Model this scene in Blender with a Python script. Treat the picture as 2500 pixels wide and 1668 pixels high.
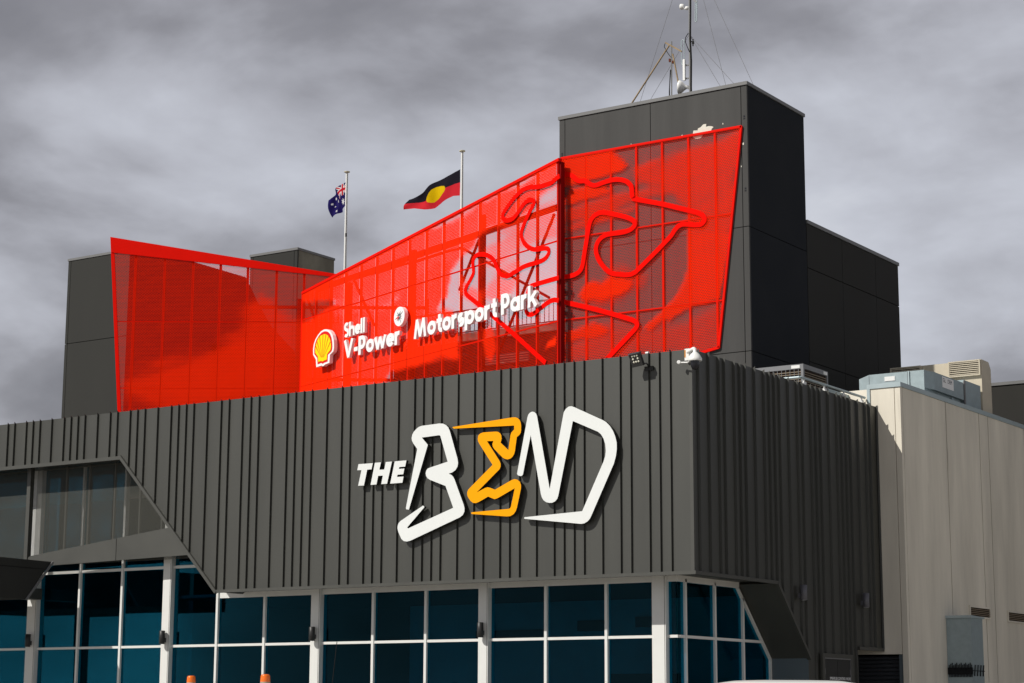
SKYOFF = (18.53, 35.98, 1.3)
D = {"B":[[-5.602,5.054],[-5.605,5.083],[-5.378,6.09],[-5.461,6.189],[-5.496,6.245],[-5.503,6.295],[-5.488,6.352],[-5.456,6.399],[-5.39,6.453],[-5.345,6.476],[-5.285,6.489],[-4.911,6.502],[-4.837,6.493],[-4.768,6.464],[-4.718,6.416],[-4.684,6.351],[-4.517,5.862],[-4.504,5.789],[-4.518,5.723],[-4.561,5.668],[-4.625,5.634],[-4.699,5.617],[-4.639,5.589],[-4.604,5.555],[-4.574,5.506],[-4.379,5.065],[-4.361,5.005],[-4.364,4.946],[-4.398,4.891],[-4.456,4.856],[-5.502,4.504],[-5.574,4.493],[-5.643,4.505],[-5.698,4.546],[-5.767,4.675],[-5.783,4.729],[-5.781,4.772],[-5.761,4.82],[-5.719,4.856],[-5.239,5.097],[-5.212,5.081],[-5.212,5.065],[-5.572,4.738],[-5.554,4.718],[-4.597,5.025],[-4.764,5.409],[-5.091,5.533],[-5.148,5.565],[-5.182,5.611],[-5.191,5.657],[-5.177,5.702],[-5.145,5.734],[-5.079,5.752],[-4.725,5.825],[-4.885,6.283],[-4.909,6.297],[-5.282,6.283],[-5.151,6.147],[-5.541,5.043]],  # outlines and positions traced as image pixels, unprojected onto planes beforehand, baked as metres
"E":[[-4.629,6.407],[-4.623,6.419],[-3.388,6.488],[-3.331,6.486],[-3.283,6.468],[-3.243,6.432],[-3.221,6.388],[-3.212,6.335],[-3.212,6.257],[-3.22,6.213],[-3.245,6.182],[-3.298,6.145],[-3.334,5.924],[-3.348,5.868],[-3.381,5.821],[-3.426,5.791],[-3.483,5.781],[-3.539,5.794],[-3.582,5.818],[-3.751,5.972],[-3.786,6.017],[-3.795,6.063],[-3.775,6.116],[-3.907,6.121],[-3.647,5.768],[-3.624,5.719],[-3.624,5.669],[-3.646,5.626],[-4.113,5.259],[-3.941,5.325],[-3.889,5.336],[-3.838,5.324],[-3.735,5.285],[-3.402,5.427],[-3.34,5.44],[-3.284,5.427],[-3.236,5.391],[-3.211,5.338],[-3.21,5.277],[-3.29,4.96],[-3.315,4.901],[-3.359,4.852],[-3.421,4.824],[-3.491,4.821],[-4.213,4.9],[-4.225,4.915],[-4.213,4.929],[-3.45,4.947],[-3.425,4.958],[-3.408,4.99],[-3.336,5.287],[-3.688,5.136],[-3.745,5.125],[-3.877,5.177],[-4.071,5.094],[-4.128,5.08],[-4.186,5.088],[-4.238,5.122],[-4.291,5.189],[-4.309,5.235],[-4.306,5.282],[-4.284,5.321],[-4.252,5.348],[-3.789,5.709],[-4.062,6.084],[-4.092,6.134],[-4.098,6.182],[-4.087,6.229],[-4.052,6.26],[-3.986,6.277],[-3.728,6.272],[-3.679,6.264],[-3.639,6.237],[-3.613,6.197],[-3.607,6.142],[-3.626,6.074],[-3.467,5.938],[-3.426,6.19],[-3.409,6.232],[-3.353,6.279],[-3.353,6.346],[-4.599,6.388]],
"ND":[[-3.29,5.528],[-3.086,6.462],[-3.069,6.508],[-3.036,6.539],[-2.991,6.554],[-2.946,6.543],[-2.913,6.515],[-2.893,6.471],[-2.64,5.232],[-2.377,6.434],[-2.361,6.498],[-2.322,6.547],[-2.273,6.578],[-2.218,6.583],[-2.164,6.564],[-1.629,6.313],[-1.549,6.267],[-1.478,6.2],[-1.418,6.115],[-1.373,6.016],[-1.347,5.911],[-1.346,5.804],[-1.362,5.696],[-1.402,5.573],[-1.827,4.762],[-1.862,4.702],[-1.91,4.659],[-1.969,4.632],[-2.028,4.626],[-3.136,4.764],[-3.147,4.776],[-3.136,4.791],[-2.009,4.832],[-1.598,5.62],[-1.565,5.709],[-1.554,5.8],[-1.564,5.904],[-1.596,5.998],[-1.643,6.07],[-1.702,6.118],[-2.186,6.333],[-2.467,5.13],[-2.489,5.067],[-2.53,5.025],[-2.585,5.003],[-2.645,5.002],[-2.711,5.019],[-2.763,5.054],[-2.796,5.105],[-2.813,5.154],[-3.018,6.158],[-3.172,5.509],[-3.189,5.489],[-3.214,5.483],[-3.273,5.499]],
"T":[[-6.668,5.91],[-6.349,5.906],[-6.376,5.799],[-6.472,5.799],[-6.539,5.522],[-6.668,5.525],[-6.601,5.799],[-6.696,5.803]],
"H":[[-6.303,5.91],[-6.168,5.909],[-6.201,5.781],[-6.094,5.777],[-6.062,5.908],[-5.926,5.906],[-6.026,5.523],[-6.155,5.524],[-6.12,5.672],[-6.225,5.674],[-6.26,5.524],[-6.39,5.524]],
"e":[[-5.864,5.906],[-5.609,5.907],[-5.635,5.799],[-5.762,5.799],[-5.774,5.768],[-5.651,5.766],[-5.675,5.667],[-5.798,5.667],[-5.811,5.629],[-5.667,5.628],[-5.691,5.521],[-5.957,5.52]],
"B0":[-7.452,7.7,0.0],
"PA":[-17.877,11.918,0.0],
"tC1":[[-6.391,8.971],[-6.33,9.027],[-5.803,9.46],[-5.692,9.554],[-5.637,9.627],[-5.651,9.699],[-5.741,9.757],[-5.881,9.812],[-6.59,10.067],[-7.472,10.345]],
"tC2":[[-7.546,10.894],[-7.314,10.899],[-7.168,10.922],[-7.053,10.985],[-6.99,11.095],[-6.937,11.361],[-6.884,11.626],[-6.842,11.848],[-6.8,12.016],[-6.727,12.124],[-6.612,12.191],[-6.467,12.202],[-6.293,12.155],[-5.966,12.047],[-5.804,11.979],[-5.703,11.907],[-5.674,11.84],[-5.704,11.777],[-5.816,11.72],[-6.009,11.697],[-6.316,11.701],[-6.46,11.671],[-6.563,11.603],[-6.625,11.511],[-6.647,11.396],[-6.606,11.228],[-6.483,11.033],[-6.341,10.889],[-6.208,10.819],[-6.056,10.788],[-5.854,10.75],[-5.712,10.773],[-5.571,10.858],[-4.87,11.399],[-4.71,11.572],[-4.601,11.655],[-4.473,11.673],[-4.201,11.619],[-4.075,11.619],[-3.997,11.692],[-4.025,11.788],[-4.14,11.865],[-4.372,11.955],[-4.999,12.181],[-5.629,12.374],[-5.709,12.426],[-5.739,12.502],[-5.748,12.63],[-5.788,12.727],[-5.899,12.82],[-6.083,12.879],[-6.289,12.887],[-6.495,12.858],[-6.641,12.834],[-6.766,12.862],[-6.849,12.925],[-6.933,12.974],[-7.059,12.988],[-7.153,13.048],[-7.248,13.132],[-7.375,13.188],[-7.492,13.196]],
"tB1":[[-0.046,10.322],[0.13,10.36],[0.336,10.34],[0.664,10.239],[0.844,10.182],[1.01,10.181],[1.117,10.244],[1.163,10.353],[1.148,10.443],[1.111,10.565],[1.081,10.689],[1.02,10.776],[0.907,10.816],[0.426,10.824],[-0.046,10.823]],
"tB2":[[-0.075,13.09],[0.029,13.058],[0.162,13.013],[0.341,12.987],[0.718,13.013],[0.993,13.063],[1.208,13.072],[1.441,13.013],[1.69,12.9],[1.942,12.738],[2.036,12.648],[2.035,12.572],[1.94,12.5],[1.766,12.47],[1.593,12.501],[1.407,12.614],[1.222,12.736],[1.068,12.774],[0.93,12.754],[0.854,12.696],[0.884,12.628],[1.074,12.443],[1.25,12.226],[1.326,12.081],[1.302,11.955],[1.186,11.802],[1.017,11.686],[0.819,11.612],[0.503,11.575],[0.368,11.545],[0.309,11.488],[0.331,11.41],[0.457,11.332],[0.682,11.305],[1.214,11.3],[1.756,11.202],[1.928,11.213],[2.103,11.282],[2.215,11.401],[2.329,11.583],[2.442,11.704],[2.621,11.808],[2.816,11.873],[3.029,11.904],[3.168,11.852],[3.216,11.736],[3.19,11.596],[3.196,11.491],[3.318,11.359],[3.474,11.222],[3.506,11.131],[3.429,11.022],[3.039,10.77],[2.204,10.237],[1.528,9.784],[0.423,9.022]],
"covC":[[0.6,0.12,[[-5.628,13.053],[-5.003,13.102],[-4.368,13.272],[-3.743,13.316],[-3.088,13.493],[-3.133,13.13],[-3.418,11.075],[-4.415,11.204],[-4.412,11.485],[-4.476,11.811],[-4.696,12.215],[-4.969,12.629],[-5.621,12.672]]],[0.8,0.05,[[-7.582,13.593],[-6.3,13.55],[-6.177,13.484],[-5.871,13.163],[-6.015,13.094],[-6.282,13.061],[-6.802,12.992],[-7.519,12.895]]],[0.76,0.04,[[-7.434,12.642],[-7.307,12.827],[-6.865,12.854],[-6.428,12.754],[-6.141,12.611],[-6.512,12.601],[-7.012,12.545],[-7.54,12.509]]],[0.56,0.06,[[-7.561,12.364],[-6.595,12.522],[-5.773,12.585],[-4.989,12.632],[-4.771,12.565],[-4.813,12.392],[-5.654,12.333],[-6.184,12.227],[-7.519,12.1]]],[0.55,0.08,[[-7.54,11.993],[-6.951,12.115],[-6.307,12.208],[-5.654,12.261],[-5.655,12.153],[-6.951,11.969],[-7.54,11.883]]],[0.72,0.03,[[-4.412,11.485],[-3.375,11.347],[-3.581,10.403],[-3.665,9.964],[-4.337,9.867],[-4.707,9.733],[-4.845,9.626],[-5.021,9.68],[-5.339,9.504],[-5.477,9.606],[-5.059,9.859],[-4.762,10.088],[-4.483,10.511],[-4.408,10.852]]],[0.45,0.25,[[-5.339,9.504],[-4.805,9.709],[-3.684,9.932],[-3.739,8.96],[-6.61,9.014],[-7.52,9.065],[-7.52,9.281],[-6.201,9.434]]],[0.82,0.06,[[-7.122,10.446],[-7.038,10.599],[-6.913,10.729],[-6.726,10.77],[-6.521,10.682],[-6.315,10.801],[-6.031,10.731],[-5.769,10.629],[-5.79,10.471],[-6.074,10.344],[-6.481,10.319],[-6.769,10.316],[-6.976,10.285]]],[0.45,0.15,[[-6.314,10.999],[-5.988,11.048],[-5.427,10.659],[-5.469,10.487],[-6.074,10.273],[-6.482,10.247],[-6.956,10.265]]],[0.7,0.04,[[-7.583,9.629],[-6.73,9.792],[-6.607,9.743],[-6.393,9.587],[-6.958,9.511],[-7.583,9.431]]]],
"covB":[[0.62,0.15,[[2.748,12.038],[2.118,12.207],[0.092,12.5],[0.092,11.779],[1.552,11.677],[2.685,11.599]]],[0.55,0.12,[[2.29,12.377],[0.842,12.49],[0.092,12.632],[0.092,12.401],[1.279,12.211],[2.259,12.064]]],[0.72,0.1,[[3.714,11.536],[3.44,11.177],[3.262,11.112],[2.967,10.96],[2.732,10.716],[2.498,10.307],[2.32,9.609],[2.487,9.3],[2.718,9.5],[2.812,10.187],[3.257,10.769],[3.768,11.164]]],[0.62,0.2,[[2.509,11.322],[1.55,11.403],[1.603,10.962],[1.823,10.632],[2.387,10.625],[2.734,10.852]]],[0.9,0.05,[[0.511,9.313],[0.379,9.454],[0.091,9.524],[0.091,9.38]]],[0.92,0.12,[[11.774,12.26],[11.825,13.262],[9.172,12.779],[4.193,12.983],[2.702,13.096],[-0.013,13.483],[-0.013,12.872],[0.735,12.734],[1.557,12.468],[2.348,12.388],[2.78,12.336],[2.897,12.325],[3.276,12.139],[3.81,11.891],[4.17,11.729],[4.344,11.2],[5.723,11.254]]],[0.95,0.12,[[11.202,11.664],[6.939,11.364],[5.463,11.938],[4.044,12.043],[4.282,11.726],[4.488,11.482],[4.652,10.908],[4.022,10.805],[3.799,9.805],[3.797,9.668],[6.702,9.755],[6.921,9.497],[7.639,9.135],[12.249,9.578],[12.362,11.711]]],[0.9,0.1,[[8.53,12.034],[6.386,11.874],[4.393,12.068],[3.834,11.885],[3.836,12.005],[5.463,11.938],[6.939,11.364],[11.158,10.768],[11.191,11.439]]]],
"covA":[[0.86,0.3,[[-3.869,10.584],[-2.975,10.864],[-2.289,11.082],[-1.718,11.177],[-1.41,10.963],[-1.018,10.965],[-1.016,9.744],[-3.826,9.427],[-4.444,9.88]]],[0.82,0.3,[[-1.331,12.443],[-0.896,12.043],[-0.105,11.892],[-0.048,9.444],[-5.026,9.421],[-5.057,10.181],[-3.573,10.708],[-1.781,11.268]]]],
"shell":[[8.696,10.82],[7.724,10.788],[7.804,11.165]],
"vpower":[[8.679,10.264],[6.113,10.25],[8.045,10.736],[8.028,10.271]],
"motor":[[5.462,10.287],[0.583,10.307],[4.961,10.746],[4.968,10.276]],
"mp_words":[2.073,1.919],
"pw":[[5.462,10.291],[2.116,10.289],[1.919,10.306],[0.605,10.314]],
"pec_w":[[10.177,10.586],[10.187,10.718],[10.159,10.856],[10.08,10.975],[9.958,11.069],[9.814,11.141],[9.668,11.166],[9.543,11.156],[9.417,11.119],[9.31,11.053],[9.224,10.954],[9.165,10.826],[9.139,10.694],[9.143,10.587],[9.174,10.527],[9.336,10.465],[9.352,10.263],[9.567,10.25],[9.628,10.227],[9.682,10.221],[9.741,10.247],[10.005,10.24],[10.035,10.446]],
"pec_r":[[10.114,10.598],[10.123,10.709],[10.095,10.846],[10.024,10.955],[9.902,11.046],[9.77,11.102],[9.645,11.115],[9.54,11.103],[9.435,11.066],[9.341,10.999],[9.271,10.896],[9.229,10.771],[9.216,10.662],[9.233,10.568],[9.281,10.532],[9.427,10.482],[9.441,10.308],[9.61,10.3],[9.684,10.282],[9.753,10.315],[9.936,10.302],[9.96,10.468]],
"pec_y":[[10.06,10.623],[10.065,10.722],[10.043,10.806],[9.988,10.906],[9.899,10.991],[9.788,11.033],[9.663,11.044],[9.537,11.025],[9.422,10.962],[9.344,10.875],[9.286,10.758],[9.278,10.671],[9.3,10.589],[9.461,10.504],[9.472,10.366],[9.613,10.358],[9.683,10.342],[9.755,10.37],[9.901,10.362],[9.92,10.506]],
"pec_rib":[[[10.042,10.784],[9.75,10.46]],[[9.979,10.894],[9.734,10.457]],[[9.85,11.005],[9.717,10.455]],[[9.684,11.043],[9.696,10.452]],[[9.537,11.021],[9.675,10.449]],[[9.41,10.949],[9.654,10.446]],[[9.308,10.794],[9.633,10.443]]],
"disc":[[6.103,10.939],[6.345,10.941],[6.109,11.172]],
"rearA":[[-5.086,14.021],[-4.165,13.797],[-3.435,13.606],[-1.922,13.159],[-1.593,12.503],[-1.164,11.771],[-0.54,11.101],[-0.446,9.541],[-5.099,9.409]],
"braceB":[[[4.311,12.374],[0.861,10.588]],[[0.675,12.45],[2.825,9.559]],[[3.588,12.43],[4.386,11.356]],[[9.16,12.434],[8.15,11.101]],[[11.582,12.451],[11.017,11.549]],[[9.08,12.464],[4.311,12.374]]],
"chordB":[[11.06,12.52],[0.675,12.584]],
"vertB":[3.42,9.356,6.367],
"abT":[[-15.579,16.296],[-15.769,16.258],[-16.024,16.176],[-16.311,16.052],[-16.568,15.96],[-16.858,15.835],[-17.118,15.764],[-17.385,15.708]],
"abB":[[-15.596,15.556],[-15.793,15.566],[-15.983,15.499],[-16.206,15.397],[-16.494,15.336],[-16.818,15.338],[-17.111,15.39],[-17.399,15.376]],
"auT":[[-19.537,16.586],[-19.683,16.507],[-19.837,16.426],[-19.99,16.337],[-20.108,16.201],[-20.19,16.059]],
"auB":[[-19.536,15.852],[-19.603,15.795],[-19.715,15.741],[-19.793,15.669],[-19.883,15.584],[-20.023,15.52]],
"pole1":[[-19.566,15.4,16.847],[-19.557,15.4,15.129]],
"pole2":[[-15.515,15.4,16.83],[-15.534,15.4,15.284]],
"an_mast_b":[-5.041,9.3,14.98],
"an_mast_t":[-5.011,9.3,18.415],
"an_m2b":[-5.51,9.3,14.953],
"an_m2t":[-5.494,9.3,16.275],
"an_pb0":[-5.551,9.3,16.195],
"an_pb1":[-6.56,9.3,14.98],
"an_pc0":[-5.464,9.3,15.978],
"an_pc1":[-5.269,9.3,14.966],
"an_arm0":[-5.65,9.3,16.277],
"an_arm1":[-5.236,9.3,15.99],
"an_dip0":[-5.209,9.3,16.253],
"an_dip1":[-5.208,9.3,15.685],
"an_pan0":[-5.15,9.3,15.774],
"an_pan1":[-5.156,9.3,15.291],
"an_dish":[-5.266,9.3,15.172],
"an_updish":[-5.202,9.3,17.025],
"an_updish2":[-5.084,9.3,16.97],
"an_dipb0":[-4.844,9.3,17.223],
"an_dipb1":[-4.872,9.3,16.613],
"an_armt0":[-5.021,9.3,17.222],
"an_armt1":[-4.846,9.3,17.059],
"an_sm0":[-4.951,9.3,16.225],
"an_sm1":[-4.953,9.3,16.063],
"an_cl":[-5.025,9.3,16.967],
"guys":[[[-5.011,9.3,18.415],[-6.316,9.3,15.002]],[[-5.011,9.3,18.415],[-4.153,9.3,15.002]],[[-5.011,9.3,18.415],[-3.489,9.3,14.902]],[[-5.043,9.3,16.352],[-6.064,9.3,14.995]],[[-5.043,9.3,16.352],[-3.951,9.3,15.01]],[[-5.043,9.3,16.352],[-4.295,9.3,15.027]]],
"ac_c":[-0.425,5.0,7.886],
"ac_l":[-1.421,5.0,7.886],
"ac_r":[-0.425,6.056,7.887],
"hr_c":[-0.203,4.4,7.538],
"hr_l":[-0.534,4.4,7.543],
"hr_r":[-0.203,7.345,7.516],
"gp_a":[-1.099,9.0,8.222],
"gp_b":[-0.888,9.0,8.299],
"gp_c":[0.282,9.0,8.297],
"gp_b2":[-0.92,9.0,7.86],
"gp_d":[0.358,9.35,8.288],
"gp_e":[0.358,10.915,8.275],
"gp_dbot":[0.356,9.35,7.931],
"gp_f":[0.358,12.019,8.385],
"bg_l":[-1.678,12.0,8.935],
"bg_a":[-0.368,12.0,8.953],
"bg_b":[0.348,12.0,8.946],
"bg_bb":[0.346,12.0,8.623],
"bg_ll":[-0.962,12.0,8.952],
"bg_r":[0.348,12.536,8.818],
"bg_r2":[0.348,12.427,8.948],
"cc_top":[0.181,-0.22,7.284],
"cc_mid":[0.178,-0.22,7.109],
"cc_bot":[0.183,-0.22,6.974],
"cc_plate":[-0.04,-0.05,7.246],
"cc_arm":[-0.165,-0.12,7.117],
"cc_edge":[0.291,-0.22,7.099],
"fl_tl":[-1.005,-0.3,7.308],
"fl_tr":[-0.81,-0.3,7.306],
"fl_br":[-0.798,-0.2,7.12],
"fl_bl":[-0.994,-0.2,7.109],
"fl_arm":[-0.805,-0.02,7.13],
"can_t":[-14.296,-0.1,4.473],
"can_b":[-14.296,-0.744,3.71],
"can_l":[-14.296,-2.046,4.488],
"can_lb":[-14.296,-1.992,3.714],
"can_m":[-14.296,-0.26,4.32],
"tj1":[-1.992,6.0,10.884],
"tj2":[-2.004,6.0,8.43],
"tvj":[-4.146,6.0,13.675],
"tcj":[-2.089,6.0,13.491],
"peel":[-2.945,6.0,12.979],
"b2j1":[-1.971,10.28,11.355],
"b2j2":[-1.971,12.014,11.333],
"bea1":[-7.798,-3.0,2.064],
"bea2":[-4.289,-5.2,2.024],
"suv1":[5.181,-8.0,1.942],
"suv2":[7.336,-6.0,1.964],
"cam":[15.03,-27.506,1.6],
"camR":[[0.8301655,0.5575001,0.0043519],[0.0991666,-0.1553398,0.9828711],[-0.5486267,0.8155141,0.1842431]]}
import bpy, bmesh, math, random
import numpy as np
from mathutils import Vector, Matrix, noise
for _o in list(bpy.data.objects): bpy.data.objects.remove(_o)
random.seed(7)
SC = bpy.context.scene
COL = SC.collection
V = Vector

# ------------------------------------------------------------------ camera
cd = bpy.data.cameras.new('camera'); cd.sensor_width = 36.0; cd.lens = 4830/2500*36.0
cd.clip_start = 0.1; cd.clip_end = 6000
cam = bpy.data.objects.new('camera', cd); COL.objects.link(cam)
_r, _u, _f = [V(a) for a in D['camR']]
cam.matrix_world = Matrix(((_r.x, _u.x, -_f.x, D['cam'][0]), (_r.y, _u.y, -_f.y, D['cam'][1]), (_r.z, _u.z, -_f.z, D['cam'][2]), (0, 0, 0, 1)))
SC.camera = cam

# ------------------------------------------------------------------ sun, sky, exposure
SUNV = V((0.57, 1.0, -1.05)).normalized()          # the way sunlight travels
sl = bpy.data.lights.new('sun', 'SUN'); sl.energy = 4.2; sl.angle = math.radians(0.5); sl.color = (1.0, 0.965, 0.9)
sun = bpy.data.objects.new('sun', sl); COL.objects.link(sun); sun.location = (-20, -40, 60)
sun.rotation_euler = SUNV.to_track_quat('-Z', 'Y').to_euler()
w = bpy.data.worlds.new('World'); SC.world = w; w.use_nodes = True
nt = w.node_tree; nt.nodes.clear()
def N(t, tp, **k):
    n = t.nodes.new(tp)
    for a, b in k.items(): setattr(n, a, b)
    return n
def L(t, a, b): t.links.new(a, b)
out = N(nt, 'ShaderNodeOutputWorld'); sky = N(nt, 'ShaderNodeTexSky', sky_type='NISHITA')
sky.sun_disc = False; sky.sun_elevation = math.radians(42.4); sky.sun_rotation = math.radians(209.7)
bg1 = N(nt, 'ShaderNodeBackground'); bg1.inputs[1].default_value = 0.1; L(nt, sky.outputs[0], bg1.inputs[0])
tc = N(nt, 'ShaderNodeTexCoord'); sep = N(nt, 'ShaderNodeSeparateXYZ'); L(nt, tc.outputs['Generated'], sep.inputs[0])
def M(t, op, a, b=None, c=None, clamp=False):
    n = N(t, 'ShaderNodeMath', operation=op); n.use_clamp = clamp
    for i, v in enumerate((a, b, c)):
        if v is None: continue
        if isinstance(v, (int, float)): n.inputs[i].default_value = v
        else: L(t, v, n.inputs[i])
    return n.outputs[0]
zz = M(nt, 'ADD', M(nt, 'ABSOLUTE', sep.outputs[2]), 0.45)
cx = M(nt, 'DIVIDE', sep.outputs[0], zz); cy = M(nt, 'DIVIDE', sep.outputs[1], zz)
cmb = N(nt, 'ShaderNodeCombineXYZ'); L(nt, cx, cmb.inputs[0]); L(nt, cy, cmb.inputs[1]); L(nt, M(nt, 'MULTIPLY', sep.outputs[2], 1.5), cmb.inputs[2])
def noise_tex(t, vec, scale, detail, rough, off=(0, 0, 0), dist=0.0):
    mp = N(t, 'ShaderNodeMapping'); L(t, vec, mp.inputs[0]); mp.inputs['Location'].default_value = off
    n = N(t, 'ShaderNodeTexNoise'); n.inputs['Scale'].default_value = scale; n.inputs['Detail'].default_value = detail
    n.inputs['Roughness'].default_value = rough; n.inputs['Distortion'].default_value = dist
    L(t, mp.outputs[0], n.inputs['Vector']); return n.outputs['Fac']
n1 = noise_tex(nt, cmb.outputs[0], 2.0, 6, 0.5, SKYOFF, 0.2)
n2 = noise_tex(nt, cmb.outputs[0], 6.5, 7, 0.55, (7.3, 2.2, 1.0), 0.3)
sh = M(nt, 'ADD', M(nt, 'MULTIPLY', n1, 0.81), M(nt, 'MULTIPLY', n2, 0.19))
dk = M(nt, 'SUBTRACT', sh, M(nt, 'MULTIPLY', M(nt, 'MAXIMUM', M(nt, 'SUBTRACT', sep.outputs[2], 0.20), 0.0), 0.55))
dk = M(nt, 'ADD', dk, M(nt, 'MULTIPLY', M(nt, 'MAXIMUM', M(nt, 'SUBTRACT', 0.17, sep.outputs[2]), 0.0), 0.7))
ramp = N(nt, 'ShaderNodeValToRGB'); L(nt, dk, ramp.inputs[0])
e = ramp.color_ramp.elements
e[0].position = 0.34; e[0].color = (0.155, 0.152, 0.168, 1)
e[1].position = 0.625; e[1].color = (0.72, 0.74, 0.79, 1)
k_ = ramp.color_ramp.elements.new(0.435); k_.color = (0.285, 0.282, 0.308, 1)
k_ = ramp.color_ramp.elements.new(0.495); k_.color = (0.45, 0.455, 0.50, 1)
k_ = ramp.color_ramp.elements.new(0.55); k_.color = (0.57, 0.585, 0.645, 1)
bg2 = N(nt, 'ShaderNodeBackground'); bg2.inputs[1].default_value = 1.0; L(nt, ramp.outputs[0], bg2.inputs[0])
mx = N(nt, 'ShaderNodeMixShader'); mx.inputs[0].default_value = 0.93
L(nt, bg1.outputs[0], mx.inputs[1]); L(nt, bg2.outputs[0], mx.inputs[2]); L(nt, mx.outputs[0], out.inputs[0])
SC.view_settings.view_transform = 'Standard'; SC.view_settings.look = 'None'
SC.view_settings.gamma = 1.0; SC.view_settings.exposure = 0.0; SC.view_settings.use_curve_mapping = False
SC.render.engine = 'CYCLES'; SC.cycles.transparent_max_bounces = 24

# ------------------------------------------------------------------ materials
MATS = {}
def mat(name, col, rough=0.5, spec=0.5, var=0.0, scale=1.0, stretch=(1, 1, 1), metal=0.0, bump=0.0, spots=None, rnd=0.0):
    m = bpy.data.materials.new(name); m.use_nodes = True; t = m.node_tree; b = t.nodes['Principled BSDF']
    b.inputs['Base Color'].default_value = (*col, 1); b.inputs['Roughness'].default_value = rough
    b.inputs['Specular IOR Level'].default_value = spec; b.inputs['Metallic'].default_value = metal
    if var > 0:
        g = N(t, 'ShaderNodeNewGeometry'); mp = N(t, 'ShaderNodeMapping'); L(t, g.outputs['Position'], mp.inputs[0]); mp.inputs['Scale'].default_value = stretch
        n = N(t, 'ShaderNodeTexNoise'); n.inputs['Scale'].default_value = scale; n.inputs['Detail'].default_value = 6; n.inputs['Roughness'].default_value = 0.6
        L(t, mp.outputs[0], n.inputs['Vector'])
        r = N(t, 'ShaderNodeMapRange'); r.inputs[1].default_value = 0.3; r.inputs[2].default_value = 0.7; r.inputs[3].default_value = 1 - var; r.inputs[4].default_value = 1 + var
        L(t, n.outputs['Fac'], r.inputs[0])
        x = N(t, 'ShaderNodeMix', data_type='RGBA', blend_type='MULTIPLY'); x.inputs[0].default_value = 1; x.inputs[6].default_value = (*col, 1)
        L(t, r.outputs[0], x.inputs[7]); last = x.outputs[2]
        if spots:
            n3 = N(t, 'ShaderNodeTexNoise'); n3.inputs['Scale'].default_value = spots[1]; n3.inputs['Detail'].default_value = 3
            L(t, mp.outputs[0], n3.inputs['Vector'])
            r3 = N(t, 'ShaderNodeMapRange'); r3.inputs[1].default_value = spots[2]; r3.inputs[2].default_value = spots[2] + 0.08; r3.clamp = True
            L(t, n3.outputs['Fac'], r3.inputs[0])
            y = N(t, 'ShaderNodeMix', data_type='RGBA'); L(t, M(t, 'MULTIPLY', r3.outputs[0], spots[3]), y.inputs[0]); L(t, last, y.inputs[6]); y.inputs[7].default_value = (*spots[0], 1); last = y.outputs[2]
        if rnd:
            oi = N(t, 'ShaderNodeObjectInfo'); rm = N(t, 'ShaderNodeMapRange'); L(t, oi.outputs['Random'], rm.inputs[0]); rm.inputs[3].default_value = 1-rnd; rm.inputs[4].default_value = 1+rnd
            y2 = N(t, 'ShaderNodeMix', data_type='RGBA', blend_type='MULTIPLY'); y2.inputs[0].default_value = 1; L(t, last, y2.inputs[6]); L(t, rm.outputs[0], y2.inputs[7]); last = y2.outputs[2]
        L(t, last, b.inputs['Base Color'])
        rr = N(t, 'ShaderNodeMapRange'); rr.inputs[1].default_value = 0.3; rr.inputs[2].default_value = 0.7; rr.inputs[3].default_value = max(rough - 0.06, 0.02); rr.inputs[4].default_value = min(rough + 0.06, 1)
        L(t, n.outputs['Fac'], rr.inputs[0]); L(t, rr.outputs[0], b.inputs['Roughness'])
        if bump > 0:
            bp = N(t, 'ShaderNodeBump'); bp.inputs['Strength'].default_value = bump; bp.inputs['Distance'].default_value = 0.02
            L(t, n.outputs['Fac'], bp.inputs['Height']); L(t, bp.outputs[0], b.inputs['Normal'])
    MATS[name] = m
    return m
def perf(name, col, pitch, rough=0.45):
    """perforated sheet: round holes on a hexagonal lattice, sized by the sheet's own 'cover' attribute"""
    m = bpy.data.materials.new(name); m.use_nodes = True; t = m.node_tree; b = t.nodes['Principled BSDF']; o = t.nodes['Material Output']
    b.inputs['Base Color'].default_value = (*col, 1); b.inputs['Roughness'].default_value = rough; b.inputs['Specular IOR Level'].default_value = 0.02
    uv = N(t, 'ShaderNodeUVMap'); s = N(t, 'ShaderNodeSeparateXYZ'); L(t, uv.outputs[0], s.inputs[0])
    x = M(t, 'MULTIPLY', s.outputs[0], 1/pitch); y = M(t, 'MULTIPLY', s.outputs[1], 1/pitch)
    def lat(ox, oy):
        fx = M(t, 'SUBTRACT', M(t, 'FRACT', M(t, 'ADD', x, ox)), 0.5)
        fy = M(t, 'MULTIPLY', M(t, 'SUBTRACT', M(t, 'FRACT', M(t, 'MULTIPLY', M(t, 'ADD', y, oy), 1/1.7320508)), 0.5), 1.7320508)
        return M(t, 'ADD', M(t, 'MULTIPLY', fx, fx), M(t, 'MULTIPLY', fy, fy))
    d2 = M(t, 'MINIMUM', lat(100.0, 100.0), lat(100.5, 100.8660254))
    at = N(t, 'ShaderNodeAttribute', attribute_name='cover')
    r2 = M(t, 'MULTIPLY', M(t, 'SUBTRACT', 1.0, at.outputs['Fac']), 0.27566)
    hole = M(t, 'LESS_THAN', d2, r2)
    tr = N(t, 'ShaderNodeBsdfTransparent'); mxs = N(t, 'ShaderNodeMixShader')
    L(t, hole, mxs.inputs[0]); L(t, b.outputs[0], mxs.inputs[1]); L(t, tr.outputs[0], mxs.inputs[2]); L(t, mxs.outputs[0], o.inputs[0])
    MATS[name] = m
    return m
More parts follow.
